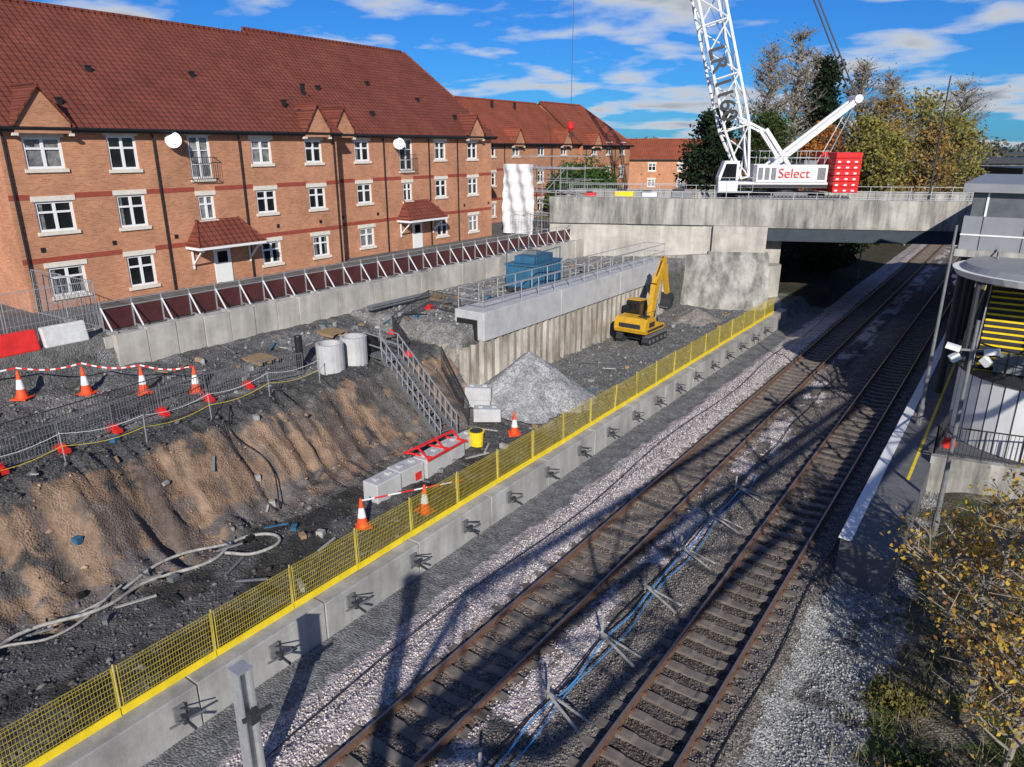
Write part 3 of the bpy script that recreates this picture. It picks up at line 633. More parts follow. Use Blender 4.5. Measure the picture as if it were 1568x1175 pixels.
for i in range(3):
    x,y=-28.6,7.2+i*1.7; z=hz(x,y)-.05; b=MB(); b.prism([(x-.28,z),(x+.28,z),(x+.2,z+.35),(x+.1,z+.75),(x-.1,z+.75),(x-.2,z+.35)],y,y+1.55,REDP if i!=2 else BAG,'y'); b.obj('water_filled_barrier' if i!=2 else 'bulk_bag',bevel=.05)
b=MB(); z=4.6; b.box(-29.9,-29.0,7.6,8.9,z,z+1.0,CRRED); b.box(-29.0,-28.99,7.7,8.3,z+.2,z+.8,DKST); b.box(-29.7,-29.2,7.8,8.6,z+1.0,z+1.1,DKST); b.obj('generator',bevel=.03)
def hose(name,hp,r,m): tube(name,[(x,y,hz(x,y)+.10) for x,y in hp],r,m)
hose('dewatering_hose',[(-17.4,-1),(-18.2,1.5),(-18.0,3.5),(-18.7,5),(-18.1,6.8),(-18.5,8.2),(-17.9,9.8),(-18.2,11.2),(-17.3,11.8),(-17.1,10.9),(-17.9,10.3)],.05,HOSE)
hose('dewatering_hose',[(-17.9,-1),(-18.4,1.3),(-18.6,3.5),(-18.9,5.2),(-18.6,7.2),(-18.8,9.0),(-18.2,10.8)],.045,HOSE)
hose('dewatering_hose',[(-17.6,-1),(-18.3,2.4),(-18.5,4.4),(-18.0,5.6),(-18.7,7.6)],.035,HOSE)
hose('dewatering_hose',[(-16.6,1),(-17.2,2.2),(-18.1,2.0),(-18,.9),(-17,.6)],.06,BLACKP)
hose('dewatering_hose',[(-18.8,13),(-20,13.6),(-21.3,13.2),(-22.6,14)],.025,BLACKP)
b=MB()
for x,y in((-18.4,2.2),(-18.7,5.4),(-18.5,8.2),(-18,10.5),(-18.2,3.8)): 
    z=hz(x,y); b.beam((x-.35,y-.25,z+.05),(x+.3,y+.3,z+.3),.05,.05,GREYST); b.beam((x-.1,y+.3,z+.0),(x+.1,y-.25,z+.6),.05,.05,GREYST)
b.obj('hose_support')
# scattered site materials
b=MB()
for i in range(170):
    if i<90: x,y=random.uniform(-27.6,-23.8),random.uniform(13,46)
    elif i<150: x,y=random.uniform(-18.3,-14.2),random.uniform(2,50)
    else: x,y=random.uniform(-23,-19),random.uniform(3,23)
    if -22.2<x<-20 and y>26: continue
    z=hz(x,y); k=random.random(); an=random.uniform(0,3.14); l=random.uniform(.3,1.1)*(1 if i<150 else .45)
    m=random.choice([WOODT,GREYST,CONC,BLACKP,CONC,HOSE,WOODT,GREYST,BLUE,CONC])
    if k<.5: b.beam((x-l/2*math.cos(an),y-l/2*math.sin(an),z+.05),(x+l/2*math.cos(an),y+l/2*math.sin(an),hz(x+l/2*math.cos(an),y+l/2*math.sin(an))+.06),.07,.04,m)
    else: b.rbox((x,y,z+.06),(random.uniform(.1,.35),random.uniform(.1,.3),random.uniform(.08,.25)),an,m)
for (x,y) in((-25.5,17.5),(-26.6,30),(-26.2,22)):
    z=hz(x,y)
    for j in range(6): b.box(x-.6+j*.22,x-.48+j*.22,y-.5,y+.5,z+.14,z+.17,WOODT)
    for j in(-.45,0,.4): b.box(x-.6,x+.6,y+j,y+j+.09,z,z+.135,WOODT)
for j in range(8): b.cyl((-26.8+.1*(j%4),25,3.9+.12*(j//4)),(-26.8+.1*(j%4),29.5,3.9+.12*(j//4)),.05,.05,GREYST,8)
b.obj('scattered_site_materials')
# ---------------------------------------------------------------- blue pipes & brackets between tracks
tube('blue_service_pipe',[(-6.75+.06*math.sin(y*1.7),y,-.08+.03*math.sin(y*2)) for y in np.arange(3,25,1.5)],.022,BLUEROPE)
tube('blue_service_pipe',[(-6.55+.08*math.sin(y*1.3+2),y,-.10) for y in np.arange(6,26,1.4)],.016,BLUEROPE)
tube('cable',[(-6.9+.07*math.sin(y*1.1+1),y,-.10) for y in np.arange(2,60,1.6)],.02,BLACKP)
b=MB(); y=6.05
while y<25:
    b.beam((-6.95,y,.08),(-5.75,y-.5,-.08),.06,.03,HOSE); b.beam((-6.95,y,.08),(-5.75,y-.1,-.08),.045,.03,HOSE); b.beam((-6.9,y,-.25),(-6.9,y+.05,.42),.045,.045,HOSE); b.beam((-7.05,y+.1,.05),(-6.6,y-.05,.05),.05,.03,GREYST)
    y+=2.55
b.obj('pipe_support_bracket')
tube('cable',[(-10.9+.15*math.sin(y*.4),y,-.2) for y in np.arange(0,60,2.5)],.014,BLACKP)
tube('cable',[(-3.1+.06*math.sin(y*.9),y,-.1) for y in np.arange(0,60,2)],.018,BLACKP)
# ---------------------------------------------------------------- post at front
b=MB(); x,y=-10.4,5.95
for d in(-.13,.13): b.box(x-.15,x+.15,y+d-.015,y+d+.015,-.5,2.6,GALV)
b.box(x-.015,x+.015,y-.115,y+.115,-.5,2.58,GALV); b.box(x-.17,x+.17,y-.16,y+.16,2.6,2.63,GALV)
b.beam((x+.16,y-.2,1.6),(x+.4,y+.3,1.75),.08,.06,DKST); b.box(x+.155,x+.3,y-.1,y+.1,1.5,1.75,DKST); b.obj('steel_h_post')
# ---------------------------------------------------------------- blue container
e=empty('blue_skip_container'); b=MB(Matrix.Translation((-23.6,35.6,3.75))@Matrix.Rotation(math.radians(8),4,'Z'))
b.box(-1.0,1.0,-1.7,1.7,.25,1.5,BLUE)
for y in np.arange(-1.6,1.7,.4): b.box(1.0,1.07,y-.05,y+.05,.25,1.5,BLUE)
for x in(-.9,-.3,.3,.9): b.box(x-.05,x+.05,-1.77,-1.7,.25,1.5,BLUE)
b.box(-1.08,1.08,-1.78,1.78,1.5,1.6,BLUE); b.box(-.8,.8,-1.9,-1.5,.0,.25,DKST); b.box(-.8,.8,1.4,1.8,.0,.25,DKST)
b.box(-.7,.7,-1.2,1.2,1.6,2.0,BLUE); b.box(-.5,.3,-.4,.4,2.0,2.2,GREYST)
for y in(-1.7,1.7): b.cyl((.95,y,1.6),(.95,y,2.3),.03,.03,BLUE,6); b.cyl((-.95,y,1.6),(-.95,y,2.3),.03,.03,BLUE,6)
b.beam((.95,-1.7,2.3),(.95,1.7,2.3),.05,.05,BLUE); b.beam((-.95,-1.7,2.3),(-.95,1.7,2.3),.05,.05,BLUE)
b.obj('body',e,bevel=.015)
# ---------------------------------------------------------------- excavator
e=empty('yellow_excavator'); ML=Matrix.Translation((-18.2,39.6,.35))@Matrix.Rotation(math.radians(88),4,'Z')@Matrix.Scale(.88,4)
b=MB(ML)
for sg in(-1,1):
    y=sg*1.0; pr=[(-1.5,.35),(-1.3,.08),(1.3,.08),(1.5,.35),(1.3,.68),(-1.3,.68)]
    b.prism(pr,y-.24,y+.24,DKST,'y')
    for x in np.arange(-1.3,1.35,.16): b.box(x-.05,x+.05,y-.26,y+.26,.03,.08,GREYST); b.box(x-.05,x+.05,y-.26,y+.26,.68,.73,GREYST)
    for x in(-1.15,-.6,0,.6,1.15): b.cyl((x,y+sg*.24,.36),(x,y+sg*.27,.36),.13,.13,GREYST,12)
b.box(-.8,.8,-.76,.76,.3,.7,DKST); b.cyl((0,0,.7),(0,0,.9),.6,.6,DKST,16)
b.obj('undercarriage',e)
b=MB(ML)
b.prism([(-1.75,.95),(-1.85,1.2),(-1.8,1.75),(-1.5,1.95),(-.4,1.95),(-.2,1.6),(1.05,1.3),(1.05,.95)],-1.2,-.05,YELX,'y')
b.prism([(-1.75,.95),(-1.85,1.2),(-1.8,1.75),(-1.5,1.95),(-.4,1.95),(-.3,.95)],-.05,1.2,YELX,'y')
b.box(-1.88,-1.84,-.8,.8,1.3,1.6,DKST); b.box(-1.5,.9,-1.215,-1.2,1.05,1.22,DKST); b.box(-1.3,-.5,-1.212,-1.2,1.35,1.7,DKST)
b.box(-1.2,-.6,-.9,-.3,1.95,2.05,DKST); b.cyl((-.7,-.6,1.95),(-.7,-.6,2.4),.05,.05,DKST,8)
for p,q in(((-1.6,-1.1,1.95),(-1.6,-1.1,2.4)),((-.5,-1.1,1.95),(-.5,-1.1,2.4)),((-1.6,-1.1,2.4),(-.5,-1.1,2.4))): b.cyl(p,q,.02,.02,DKST,5)
b.obj('upper_body',e,bevel=.03)
b=MB(ML); cp=[(-.25,.95),(-.3,2.75),(-.1,2.85),(.85,2.8),(1.15,1.9),(1.1,.95)]
b.prism(cp,.15,1.15,BLACKP,'y'); b.prism([(-.1,1.75),(-.12,2.65),(.75,2.65),(1.0,1.9),(.98,1.75)],.145,1.155,GLASS,'y'); b.prism([(-.2,2.86),(.85,2.81),(.87,2.87),(-.2,2.92)],.12,1.18,YELX,'y')
b.add([(1.13,.25,1.25),(1.13,1.05,1.25),(1.175,1.05,1.9),(1.175,.25,1.9)],[(0,1,2,3)],GLASS); b.add([(1.17,.25,1.95),(1.17,1.05,1.95),(.89,1.05,2.75),(.89,.25,2.75)],[(0,1,2,3)],GLASS)
b.box(-.315,-.27,.25,1.05,1.9,2.65,GLASS)
b.obj('cab',e)
b=MB(ML); J=[(.7,-.2,1.3),(1.3,-.2,3.8),(2.4,-.2,5.4),(3.3,-.2,2.9)]
def taper(b,p,q,h0,h1,w,m):
    p=Vector(p);q=Vector(q);d=(q-p).normalized();n=Vector((-d.z,0,d.x)); y=Vector((0,w/2,0))
    b.add([p-n*h0/2-y,p-n*h0/2+y,p+n*h0/2+y,p+n*h0/2-y,q-n*h1/2-y,q-n*h1/2+y,q+n*h1/2+y,q+n*h1/2-y],[(0,1,2,3),(7,6,5,4),(0,4,5,1),(1,5,6,2),(2,6,7,3),(3,7,4,0)],m)
taper(b,J[0],J[1],.4,.7,.36,YELX);taper(b,J[1],J[2],.68,.36,.34,YELX);taper(b,(2.25,-.2,5.6),J[3],.5,.28,.3,YELX)
b.cyl((1.1,-.44,1.3),(1.6,-.44,3.4),.07,.05,GREYST,8);b.cyl((1.1,.04,1.3),(1.6,.04,3.4),.07,.05,GREYST,8);b.cyl((1.4,-.2,4.35),(2.3,-.2,5.7),.08,.05,DKST,8);b.cyl((2.7,-.2,5.1),(3.3,-.2,3.4),.06,.04,GREYST,8)
bp=[(3.15,3.0),(3.5,2.9),(3.65,2.4),(3.45,1.95),(3.0,1.8),(2.75,2.05),(3.0,2.2),(3.15,2.5)]
b.prism(bp,-.6,.2,DKST,'y')
for i in range(5): b.box(2.62,2.82,-.58+i*.15,-.52+i*.15,1.95,2.05,GREYST)
b.obj('boom_and_bucket',e)
# ---------------------------------------------------------------- crawler crane
e=empty('crawler_crane'); MK=Matrix.Translation((-16.3,60.2,7.1))@Matrix.Rotation(math.radians(33),4,'Z')
b=MB(MK)
for sg in(-1,1):
    y=sg*2.5; b.prism([(-4.4,.55),(-4.1,.1),(4.1,.1),(4.4,.55),(4.1,1.1),(-4.1,1.1)],y-.45,y+.45,DKST,'y')
    for x in np.arange(-4.1,4.2,.28): b.box(x-.1,x+.1,y-.48,y+.48,.03,.1,GREYST); b.box(x-.1,x+.1,y-.48,y+.48,1.1,1.17,GREYST)
b.box(-1.3,1.3,-2.1,2.1,.4,1.3,GREYST); b.cyl((0,0,1.3),(0,0,1.7),1.2,1.2,DKST,20)
b.box(-5.5,5.5,-3.4,3.4,.0,.06,WOODT)
b.obj('crawlers',e)
b=MB(MK); b.box(-4.2,2.9,-1.6,1.6,1.7,2.1,WHITE); b.box(-2.6,2.75,-1.7,-.7,2.1,3.4,WHITE); b.box(-2.2,2.75,.7,1.7,2.1,3.4,WHITE); b.box(-1.8,2.6,-.6,.6,2.1,2.9,GREYST)
for x in np.arange(-2.5,-1,.5): b.box(x,x+.36,-1.72,-1.7,2.3,3.2,GREYST)
b.box(2.0,2.6,-1.72,-1.7,2.3,3.2,GREYST); b.box(-4.2,2.9,-1.63,-1.6,1.72,1.95,DKST)
for y in(-1.7,1.7):
    for x in np.arange(-2.5,2.8,.7): b.cyl((x,y,3.4),(x,y,4.4),.025,.025,GALV,5)
    for z in(3.9,4.4): b.beam((-2.5,y,z),(2.75,y,z),.035,.035,GALV)
b.cyl((1,-.5,3.1),(1,.5,3.1),.5,.5,DKST,16); b.cyl((-.8,-.5,3.1),(-.8,.5,3.1),.5,.5,DKST,16); b.box(-.3,.5,.7,1.5,3.4,4.0,GREYST); b.box(1.3,2.3,-.5,.5,2.9,3.7,GREYST)
b.obj('machinery_house',e,bevel=.02)
b=MB(MK); b.prism([(-5.6,1.5),(-5.7,2.5),(-5.3,3.7),(-4.2,3.7),(-4.2,1.5)],-2.6,-1.65,WHITE,'y'); b.prism([(-5.55,2.3),(-5.2,3.5),(-4.4,3.5),(-4.4,2.3)],-2.62,-1.63,GLASS,'y')
for z in(1.5,2.5): b.beam((-5.8,-3.1,z),(-3.2,-3.1,z),.04,.04,GALV)
for x in(-5.8,-5,-4.1,-3.2): b.cyl((x,-3.1,1.5),(x,-3.1,2.5),.02,.02,GALV,5)
b.box(-5.8,-3.2,-3.1,-2.6,1.4,1.5,GREYST); b.obj('cab',e)
b=MB(MK)
for i in range(7):
    for y0,y1 in((-2.4,-.55),(.55,2.4)): b.box(3.0,4.9,y0,y1,1.4+i*.42,1.4+i*.42+.38,CRRED)
b.box(2.9,4.8,-.5,.5,1.4,4.0,CRRED)
for i in range(6):
    for xx in(3.15,3.8,4.4): b.box(xx,xx+.22,-2.415,-2.4,1.48+i*.42,1.6+i*.42,WHITE)
b.obj('counterweight',e,bevel=.03)
def lattice(b,p0,p1,w0,w,d,m,taper0=4,taper1=3,bay=1.9,rc=.075,rl=.035):
    p0=Vector(p0);p1=Vector(p1);L_=(p1-p0).length;D=(p1-p0)/L_; R=Vector((0,1,0)); R=(R-D*R.dot(D))
    R=R.normalized() if R.length>.2 else Vector((1,0,0)); U=D.cross(R)
    n=int(L_/bay); ring=[]
    for i in range(n+1):
        t=L_*i/n; f=min(1,.3+.7*t/taper0,.3+.7*(L_-t)/taper1); c=p0+D*t
        ring.append([c+R*(sg*w*f/2)+U*(su*d*f/2) for sg,su in((-1,-1),(1,-1),(1,1),(-1,1))])
    for i in range(n):
        A,B=ring[i],ring[i+1]
        for k in range(4):
            b.cyl(A[k],B[k],rc,rc,m,6); k2=(k+1)%4
            b.cyl(A[k] if i%2 else A[k2],B[k2] if i%2 else B[k],rl,rl,m,4); 
            if i%2==0: b.cyl(A[k],A[k2],rl,rl,m,4)
    return ring
b=MB(MK); foot=(-3.1,0,2.4); tip=(-16.6,0,46.5)
lattice(b,foot,tip,1,2.0,1.9,WHITE,rc=.11,rl=.055)
b.obj('lattice_boom',e)
b=MB(MK)
for y in(-.8,.8):
    b.beam((-2.3,y,2.4),(4.7,y*.6,8.1),.34,.38,WHITE); 
    b.beam((-2.0,y,6.0),(0,y,3.4),.28,.28,WHITE); b.beam((2.7,y,3.4),(4.7,y*.6,8.1),.05,.05,GALV)
    b.beam((-4.0,y,6.8),(-1.9,y,5.8),.16,.16,WHITE)
    b.beam((4.7,y*.6,8.1),tip,.09,.09,DKST)
b.cyl((4.7,-.8,8.15),(4.7,.8,8.15),.3,.3,WHITE,12)
for k in range(4): b.beam((4.5,-.3+k*.2,8.0),(4.2,-.3+k*.2,3.8),.03,.03,DKST)
b.beam((-.5,-.2,3.2),(-6.8,0,14.5),.03,.03,DKST)
b.obj('mast_and_pendants',e)
b=MB(MK); h=Vector((-16.9,0,46.3))
hzk=6.6
for yy in(-.08,.08): b.beam((h.x,yy,h.z),(h.x,yy,hzk),.035,.035,DKST)
b.cyl((h.x,0,hzk),(h.x,0,hzk-.2),.1,.24,CRRED,12); b.cyl((h.x,0,hzk-.2),(h.x,0,hzk-.5),.24,.24,CRRED,12); b.cyl((h.x,0,hzk-.5),(h.x,0,hzk-.7),.24,.08,CRRED,12)
for i in range(8):
    a=-1.2+i*.5;c=a+.5; b.cyl((h.x+.2*math.sin(a),0,hzk-.95-.2*math.cos(a)),(h.x+.2*math.sin(c),0,hzk-.95-.2*math.cos(c)),.05,.05,DKST,6)
b.obj('hook_block',e)
def text(s,loc,size,m,parent,rz,tilt=0,off=0):
    c=bpy.data.curves.new('lettering','FONT'); c.body=s; c.size=size; c.extrude=.01; c.offset=off; c.materials.append(m); o=bpy.data.objects.new('lettering',c); COL.objects.link(o)
    o.matrix_world=Matrix.Translation(loc)@Matrix.Rotation(rz,4,'Z')@Matrix.Rotation(math.pi/2,4,'X')@Matrix.Rotation(tilt,4,'Z'); o.parent=parent
text('Select',MK@Vector((-1.0,-1.76,2.45)),1.0,CRRED,e,math.radians(33))
text('LR 1160',MK@Vector((-6.9,-1.25,11.6)),1.6,BLACKP,e,math.radians(33),math.radians(-73),.03)
# ---------------------------------------------------------------- platform + station
e=empty('station_platform'); b=MB()
b.prism([(-2.75,20.6),(-1.3,20.0),(-1.2,28.2),(7,29.8),(7,75),(-2.75,75)],-.5,.92,PAVE,'z')
b.prism([(-2.8,20.55),(-2.45,20.5),(-2.45,75),(-2.8,75)],.92,.96,WHITE,'z'); 
b.box(-1.75,-1.65,26,75,.921,.926,YEL)
for y in np.arange(21.5,75,1.2): b.box(-2.448,-1.8,y,y+.012,.921,.924,DKST)
b.obj('deck',e)
b=MB(); b.prism([(-1.25,28.0),(7,29.6),(7,29.9),(-1.25,28.3)],-.5,1.2,CONCD,'z'); b.obj('end_wall',e)
e=empty('platform_railing'); b=MB()
for p,q in((((-1.2,28.3,1.2)),(6.8,29.8,1.2)),((-1.2,28.3,1.2),(-1.0,31.0,1.0))):
    p=Vector(p);q=Vector(q);n=int((q-p).length/.12)
    for i in range(n+1):
        c=p.lerp(q,i/n); b.cyl(c,c+Vector((0,0,1.1)),.035 if i%12==0 else .01,.035 if i%12==0 else .01,DKST,5)
    for z in(.1,1.1): b.beam(p+Vector((0,0,z)),q+Vector((0,0,z)),.05,.04,DKST)
b.cyl((-.8,28.35,1.7),(-.8,28.28,1.7),.22,.22,REDP,16); b.obj('rails',e)
e=empty('station_stair_tower'); b=MB()
cx,cy,r=1.9,32.9,3.05; n=40
for i in range(n):
    a0=2*math.pi*i/n;a1=2*math.pi*(i+1)/n-.018
    b.poly([(cx+r*math.cos(a0),cy+r*math.sin(a0),.95),(cx+r*math.cos(a1),cy+r*math.sin(a1),.95),(cx+r*math.cos(a1),cy+r*math.sin(a1),3.6),(cx+r*math.cos(a0),cy+r*math.sin(a0),3.6)],WHITE)
b.cyl((cx,cy,.9),(cx,cy,3.58),r-.03,r-.03,GREYST,n); b.cyl((cx,cy,3.6),(cx,cy,3.85),r+.08,r+.08,DKST,n)
for i in range(60):
    a=2*math.pi*i/60; x,y=cx+r*math.cos(a),cy+r*math.sin(a); b.cyl((x,y,3.85),(x,y,4.85),.012 if i%5 else .04,.012 if i%5 else .04,DKST,5)
    a1=a+2*math.pi/60; b.beam((x,y,4.85),(cx+r*math.cos(a1),cy+r*math.sin(a1),4.85),.05,.05,DKST); b.beam((x,y,4.35),(cx+r*math.cos(a1),cy+r*math.sin(a1),4.35),.03,.03,DKST)
b.obj('drum_base',e)
b=MB()
for i in range(17):
    z=3.85+i*.18; y=31.0+i*.32; b.box(-.6,3.8,y,y+.34,z-.18,z,DKST); b.box(-.6,3.8,y-.012,y+.05,z,z+.012,YEL); b.box(-.6,3.8,y-.012,y-.002,z-.06,z,YEL)
for x in(-.65,1.5,3.85):
    b.beam((x,30.9,4.8),(x,36.4,7.8),.05,.05,GALV); b.beam((x,30.9,4.05),(x,36.4,7.0),.03,.2,DKST)
    for t in np.linspace(0,1,6): b.cyl((x,30.9+5.5*t,4.05+2.95*t),(x,30.9+5.5*t,4.8+3*t),.02,.02,GALV,5)
for x,y in((-1.0,31.3),(-1.1,34.3),(4.9,31.3)): b.cyl((x,y,3.85),(x,y,6.95),.09,.09,DKST,8)
b.obj('steps',e)
b=MB(); cx2,cy2=1.6,34.6
b.cyl((cx2,cy2,6.95),(cx2,cy2,7.2),3.6,3.75,WHITE,48); b.cyl((cx2,cy2,7.2),(cx2,cy2,7.4),3.5,3.3,GREYCL,48)
b.obj('canopy',e)
GLZ=mat('station_glazing',(.12,.13,.14),.15,.3,1)
b=MB()
b.box(-2.2,7,36.6,50,7.6,9.0,GREYCL); b.box(-2.0,7,36.8,50,9.0,10.0,GLZ); b.box(-2.4,7.2,36.4,50.2,10.0,10.35,GREYCL); b.box(-2.3,7,36.5,50,7.3,7.6,CONCD)
for x in(-1.9,1.6,5): 
    for y in(37.2,43,49): b.cyl((x,y,.9),(x,y,7.3),.16,.16,DKST,12)
for y in np.arange(37.5,50,1.5): b.box(-2.06,-2.0,y,y+.08,9.0,10,DKST); b.box(-2.215,-2.2,y,y+.03,7.6,9,DKST)
for x in np.arange(-1.5,7,1.5): b.box(x,x+.08,36.74,36.8,9.0,10,WHITE); b.box(x,x+.03,36.585,36.6,7.6,9,DKST)
b.box(-2.22,7,36.57,36.6,8.2,8.26,WHITE)
b.box(-.4,6.5,37.5,49.5,.95,7.3,GREYCL); b.box(.0,7,30.8,31.0,3.9,4.6,GREYST)  # block below the deck enlarged to deepen the shadow on the tracks
b.box(-1.4,5,50.3,59,6.2,9.6,GREYCL); b.box(-1.2,5,50.5,59,.95,6.2,DKST)  # rear block raised and lengthened to carry the station shadow under the bridge
b.obj('upper_deck',e)
def lamp(name,x,y,z0,z1,arm,heads=2,m=GREYST):
    b=MB(); b.cyl((x,y,z0),(x,y,z1),.08,.05,m,10); b.cyl((x,y,z0),(x,y,z0+.9),.12,.11,m,10)
    if arm:
        b.beam((x-arm,y-.1,z1-.9),(x+arm,y+.1,z1-.9),.06,.06,m)
        for sg in((-1,1) if heads==2 else (-1,)):
            b.beam((x+sg*arm,y,z1-.92),(x+sg*(arm+.38),y,z1-.84),.26,.14,WHITE); b.beam((x+sg*arm,y,z1-1.1),(x+sg*(arm+.2),y-.1,z1-1.25),.2,.2,WHITE)
    b.obj(name)
lamp('platform_lamp',-.6,24.4,-.2,7.0,.3); lamp('platform_lamp',-2.1,32,.9,9.0,0); lamp('platform_lamp',-1.9,44,.9,6.2,.4)
lamp('street_lamp',*(MBR@Vector((29.5,8.5,0))).xy,7.1,17.0,0,m=DKST)
b=MB(); b.cyl((1.2,-5.7,-.3),(1.2,-5.7,11.0),.30,.20,GREYST,12); b.box(1.0,1.4,-5.9,-5.5,10.6,11.2,GREYST); b.obj('shadow_mast')  # unseen mast added behind the camera to cast the long shadow over the track
e=empty('shadow_lattice'); b=MB(); lattice(b,(6.6,23.5,9.2),(2.6,-6.5,9.2),1,2.3,2.0,GREYST,taper0=.1,taper1=.1,bay=2.6,rc=.13,rl=.05)  # out-of-view lattice on posts, added only to cast its shadow along the rails
for p in((6.6,23.5),(2.6,-6.5)): b.cyl((p[0],p[1],-.5),(p[0],p[1],9),.2,.2,GREYST,10)
b.obj('truss',e)
# ---------------------------------------------------------------- scaffold near house end
e=empty('scaffold_tower'); b=MB()
for x in np.arange(-35.3,-28.5,1.7):
    for y in(49.2,51.0,53): b.cyl((x,y,4.8),(x,y,10.4),.035,.035,GALV,5)
for z in(6.6,8.4,10.2):
    for y in(49.2,51.0,53): b.beam((-35.5,y,z),(-28.5,y,z),.06,.06,GALV); b.beam((-35.5,y,z+.9),(-28.5,y,z+.9),.04,.04,GALV)
    for x in np.arange(-35.3,-28.5,1.7): b.beam((x,49,z),(x,53.2,z),.05,.05,GALV)
    b.box(-35.3,-29,49.3,50.9,z-.1,z-.06,WOODT)
for i in range(3): b.beam((-35.3+i*1.85,49.15,4.8+1.8*i),(-33.45+i*1.85,49.15,6.6+1.8*i),.05,.05,GALV)
b.obj('tubes',e)
n=30; x=np.linspace(-35.6,-32.6,n); z=np.linspace(5.0,10.5,n); XX,ZZ=np.meshgrid(x,z,indexing='ij'); YY=49.0+.12*np.sin(XX*5+ZZ)+.06*np.sin(ZZ*6)
I=np.arange(n*n).reshape(n,n); FF=np.stack([I[:-1,:-1],I[1:,:-1],I[1:,1:],I[:-1,1:]],-1).reshape(-1,4)
fast_mesh('sheeting',np.stack([XX,YY,ZZ],-1).reshape(-1,3),FF,SHEET,parent=e,smooth=True)
# ---------------------------------------------------------------- vegetation
LEAF=vcmat('foliage',.8,transl=.35)
def leaves(cent,size,cols,parent,name='foliage'):
    n=len(cent); a=rng.normal(size=(n,3)); a/=np.linalg.norm(a,axis=1)[:,None]; t=rng.normal(size=(n,3)); bb=np.cross(a,t); bb/=np.linalg.norm(bb,axis=1)[:,None]
    s=(size*rng.uniform(.6,1.4,n))[:,None]; a=a*s; bb=bb*s*.65
    v=np.stack([cent-a,cent-bb*.9,cent+a,cent+bb],1).reshape(-1,3); f=np.arange(4*n).reshape(n,4)
    ci=cols[rng.integers(0,len(cols),n)]*rng.uniform(.7,1.3,(n,1)); c=np.repeat(np.concatenate([ci,np.ones((n,1))],1),4,0)
    return fast_mesh(name,v,f,LEAF,c,parent=parent)
def tree(name,x,y,z,h,r,cols,nl=9000,size=.14,base=.25,limbs=60,bark=None,shape='oval',twigs=3,bare=0):
    e=empty(name); b=MB(); bark=bark or BARK; tops=[]
    b.cyl((x,y,z-.2),(x+.02*h,y,z+h*.5),h*.022,h*.013,bark,8); b.cyl((x+.02*h,y,z+h*.5),(x,y,z+h*.96),h*.013,h*.003,bark,6)
    for i in range(limbs):
        f=base+(1-base)*random.random()**.85; 
        rr={'oval':math.sin(math.pi*min(1,max(.05,(f-base)/(1-base)*.9+.1)))**.6,'cone':(1-f)*1.1+.05,'col':.9*math.sin(math.pi*min(1,(f-base)/(1-base)*.85+.13))**.5}[shape]*r
        a=random.uniform(0,6.283); rr*=random.uniform(.45,1.12)
        z1=z+h*f; z0=z1-rr*(.7 if shape!='cone' else -.1)*random.uniform(.6,1.3); z0=max(z0,z+h*base*.5)
        p0=Vector((x,y,z0)); p1=Vector((x+rr*math.cos(a),y+rr*math.sin(a),z1)); md=p0.lerp(p1,.5)+Vector((random.uniform(-.1,.1)*r,random.uniform(-.1,.1)*r,-.05*rr))
        q=h*.0045+.01; b.cyl(p0,md,q*1.3,q,bark,5); b.cyl(md,p1,q,q*.4,bark,4)
        tops.append((p1,1.0)); tops.append((p0.lerp(p1,.7),.7))
        for k in range(twigs):
            m0=p0.lerp(p1,random.uniform(.4,1)); m1=m0+Vector((random.gauss(0,1),random.gauss(0,1),random.uniform(.3,1.5)))*r*.2
            b.cyl(m0,m1,q*.45,q*.15,bark,3); tops.append((m1,.6))
    b.obj('trunk_and_limbs',e)
    if nl:
        T=np.array([list(t[0]) for t in tops]); W=np.array([t[1] for t in tops])*rng.uniform(.2,1.6,len(tops)); W=W*(rng.random(len(W))>bare); W/=W.sum()
        k=rng.choice(len(T),nl,p=W); off=rng.normal(size=(nl,3))*np.array([1,1,.75])*r*.13*rng.uniform(.5,1.4,(len(T),1))[k]
        leaves(T[k]+off,size,np.array(cols),e)
    return e
GR=[(.05,.085,.02),(.08,.12,.03),(.03,.055,.015)]; YG=[(.30,.27,.07),(.38,.31,.07),(.20,.20,.06)]; AU=[(.42,.27,.08),(.34,.20,.06),(.24,.20,.08)]; OR=[(.48,.16,.03),(.36,.18,.05)]
DG=[(.03,.05,.015),(.045,.06,.02),(.07,.06,.03)]  # scrub greens darkened to imitate the shade beyond the bridge
CON=[(.02,.04,.02),(.035,.06,.025),(.014,.026,.014)]
def cr(px,fw):
    rt=(px-784)/1089*fw*.98; a=math.radians(35.3); return (-math.sin(a)*fw+math.cos(a)*rt, math.cos(a)*fw+math.sin(a)*rt)
tree('conifer_tree',*cr(1083,78),5,9.5,3.0,CON,14000,.2,.05,90,shape='oval')
tree('conifer_tree',*cr(1240,95),6,15.5,3.0,CON,8000,.22,.1,110,shape='cone')
for px,fw,h,r in((1155,92,18,3.6),(1195,96,19.8,3.8),(1290,100,17.0,3.5),(1222,99,18,3),(1330,104,16,3.5),(1440,100,14.5,4)):
    tree('poplar_tree',*cr(px,fw),5,h,r,[(.30,.25,.19),(.26,.23,.14)],900,.14,.15,120,bark=BARKG,shape='col',twigs=9)
for px,fw,h,r,c,nl in((1335,92,12,4.0,AU,3200),(1385,95,12.5,4.3,YG,4600),(1430,92,10.5,3.8,YG,4400),(1250,90,8.5,3.5,OR,4000),(1310,88,9.5,3.4,YG,4200),(1405,84,8.5,3.2,AU,3600),(1160,86,9.5,4,GR,8000),(1350,84,7.5,3,YG,3800),(1450,88,8.5,3,YG,3000)):
    tree('autumn_tree',*cr(px,fw),5,h,r,c,nl,.19,.12,80,bark=BARKG,twigs=6)
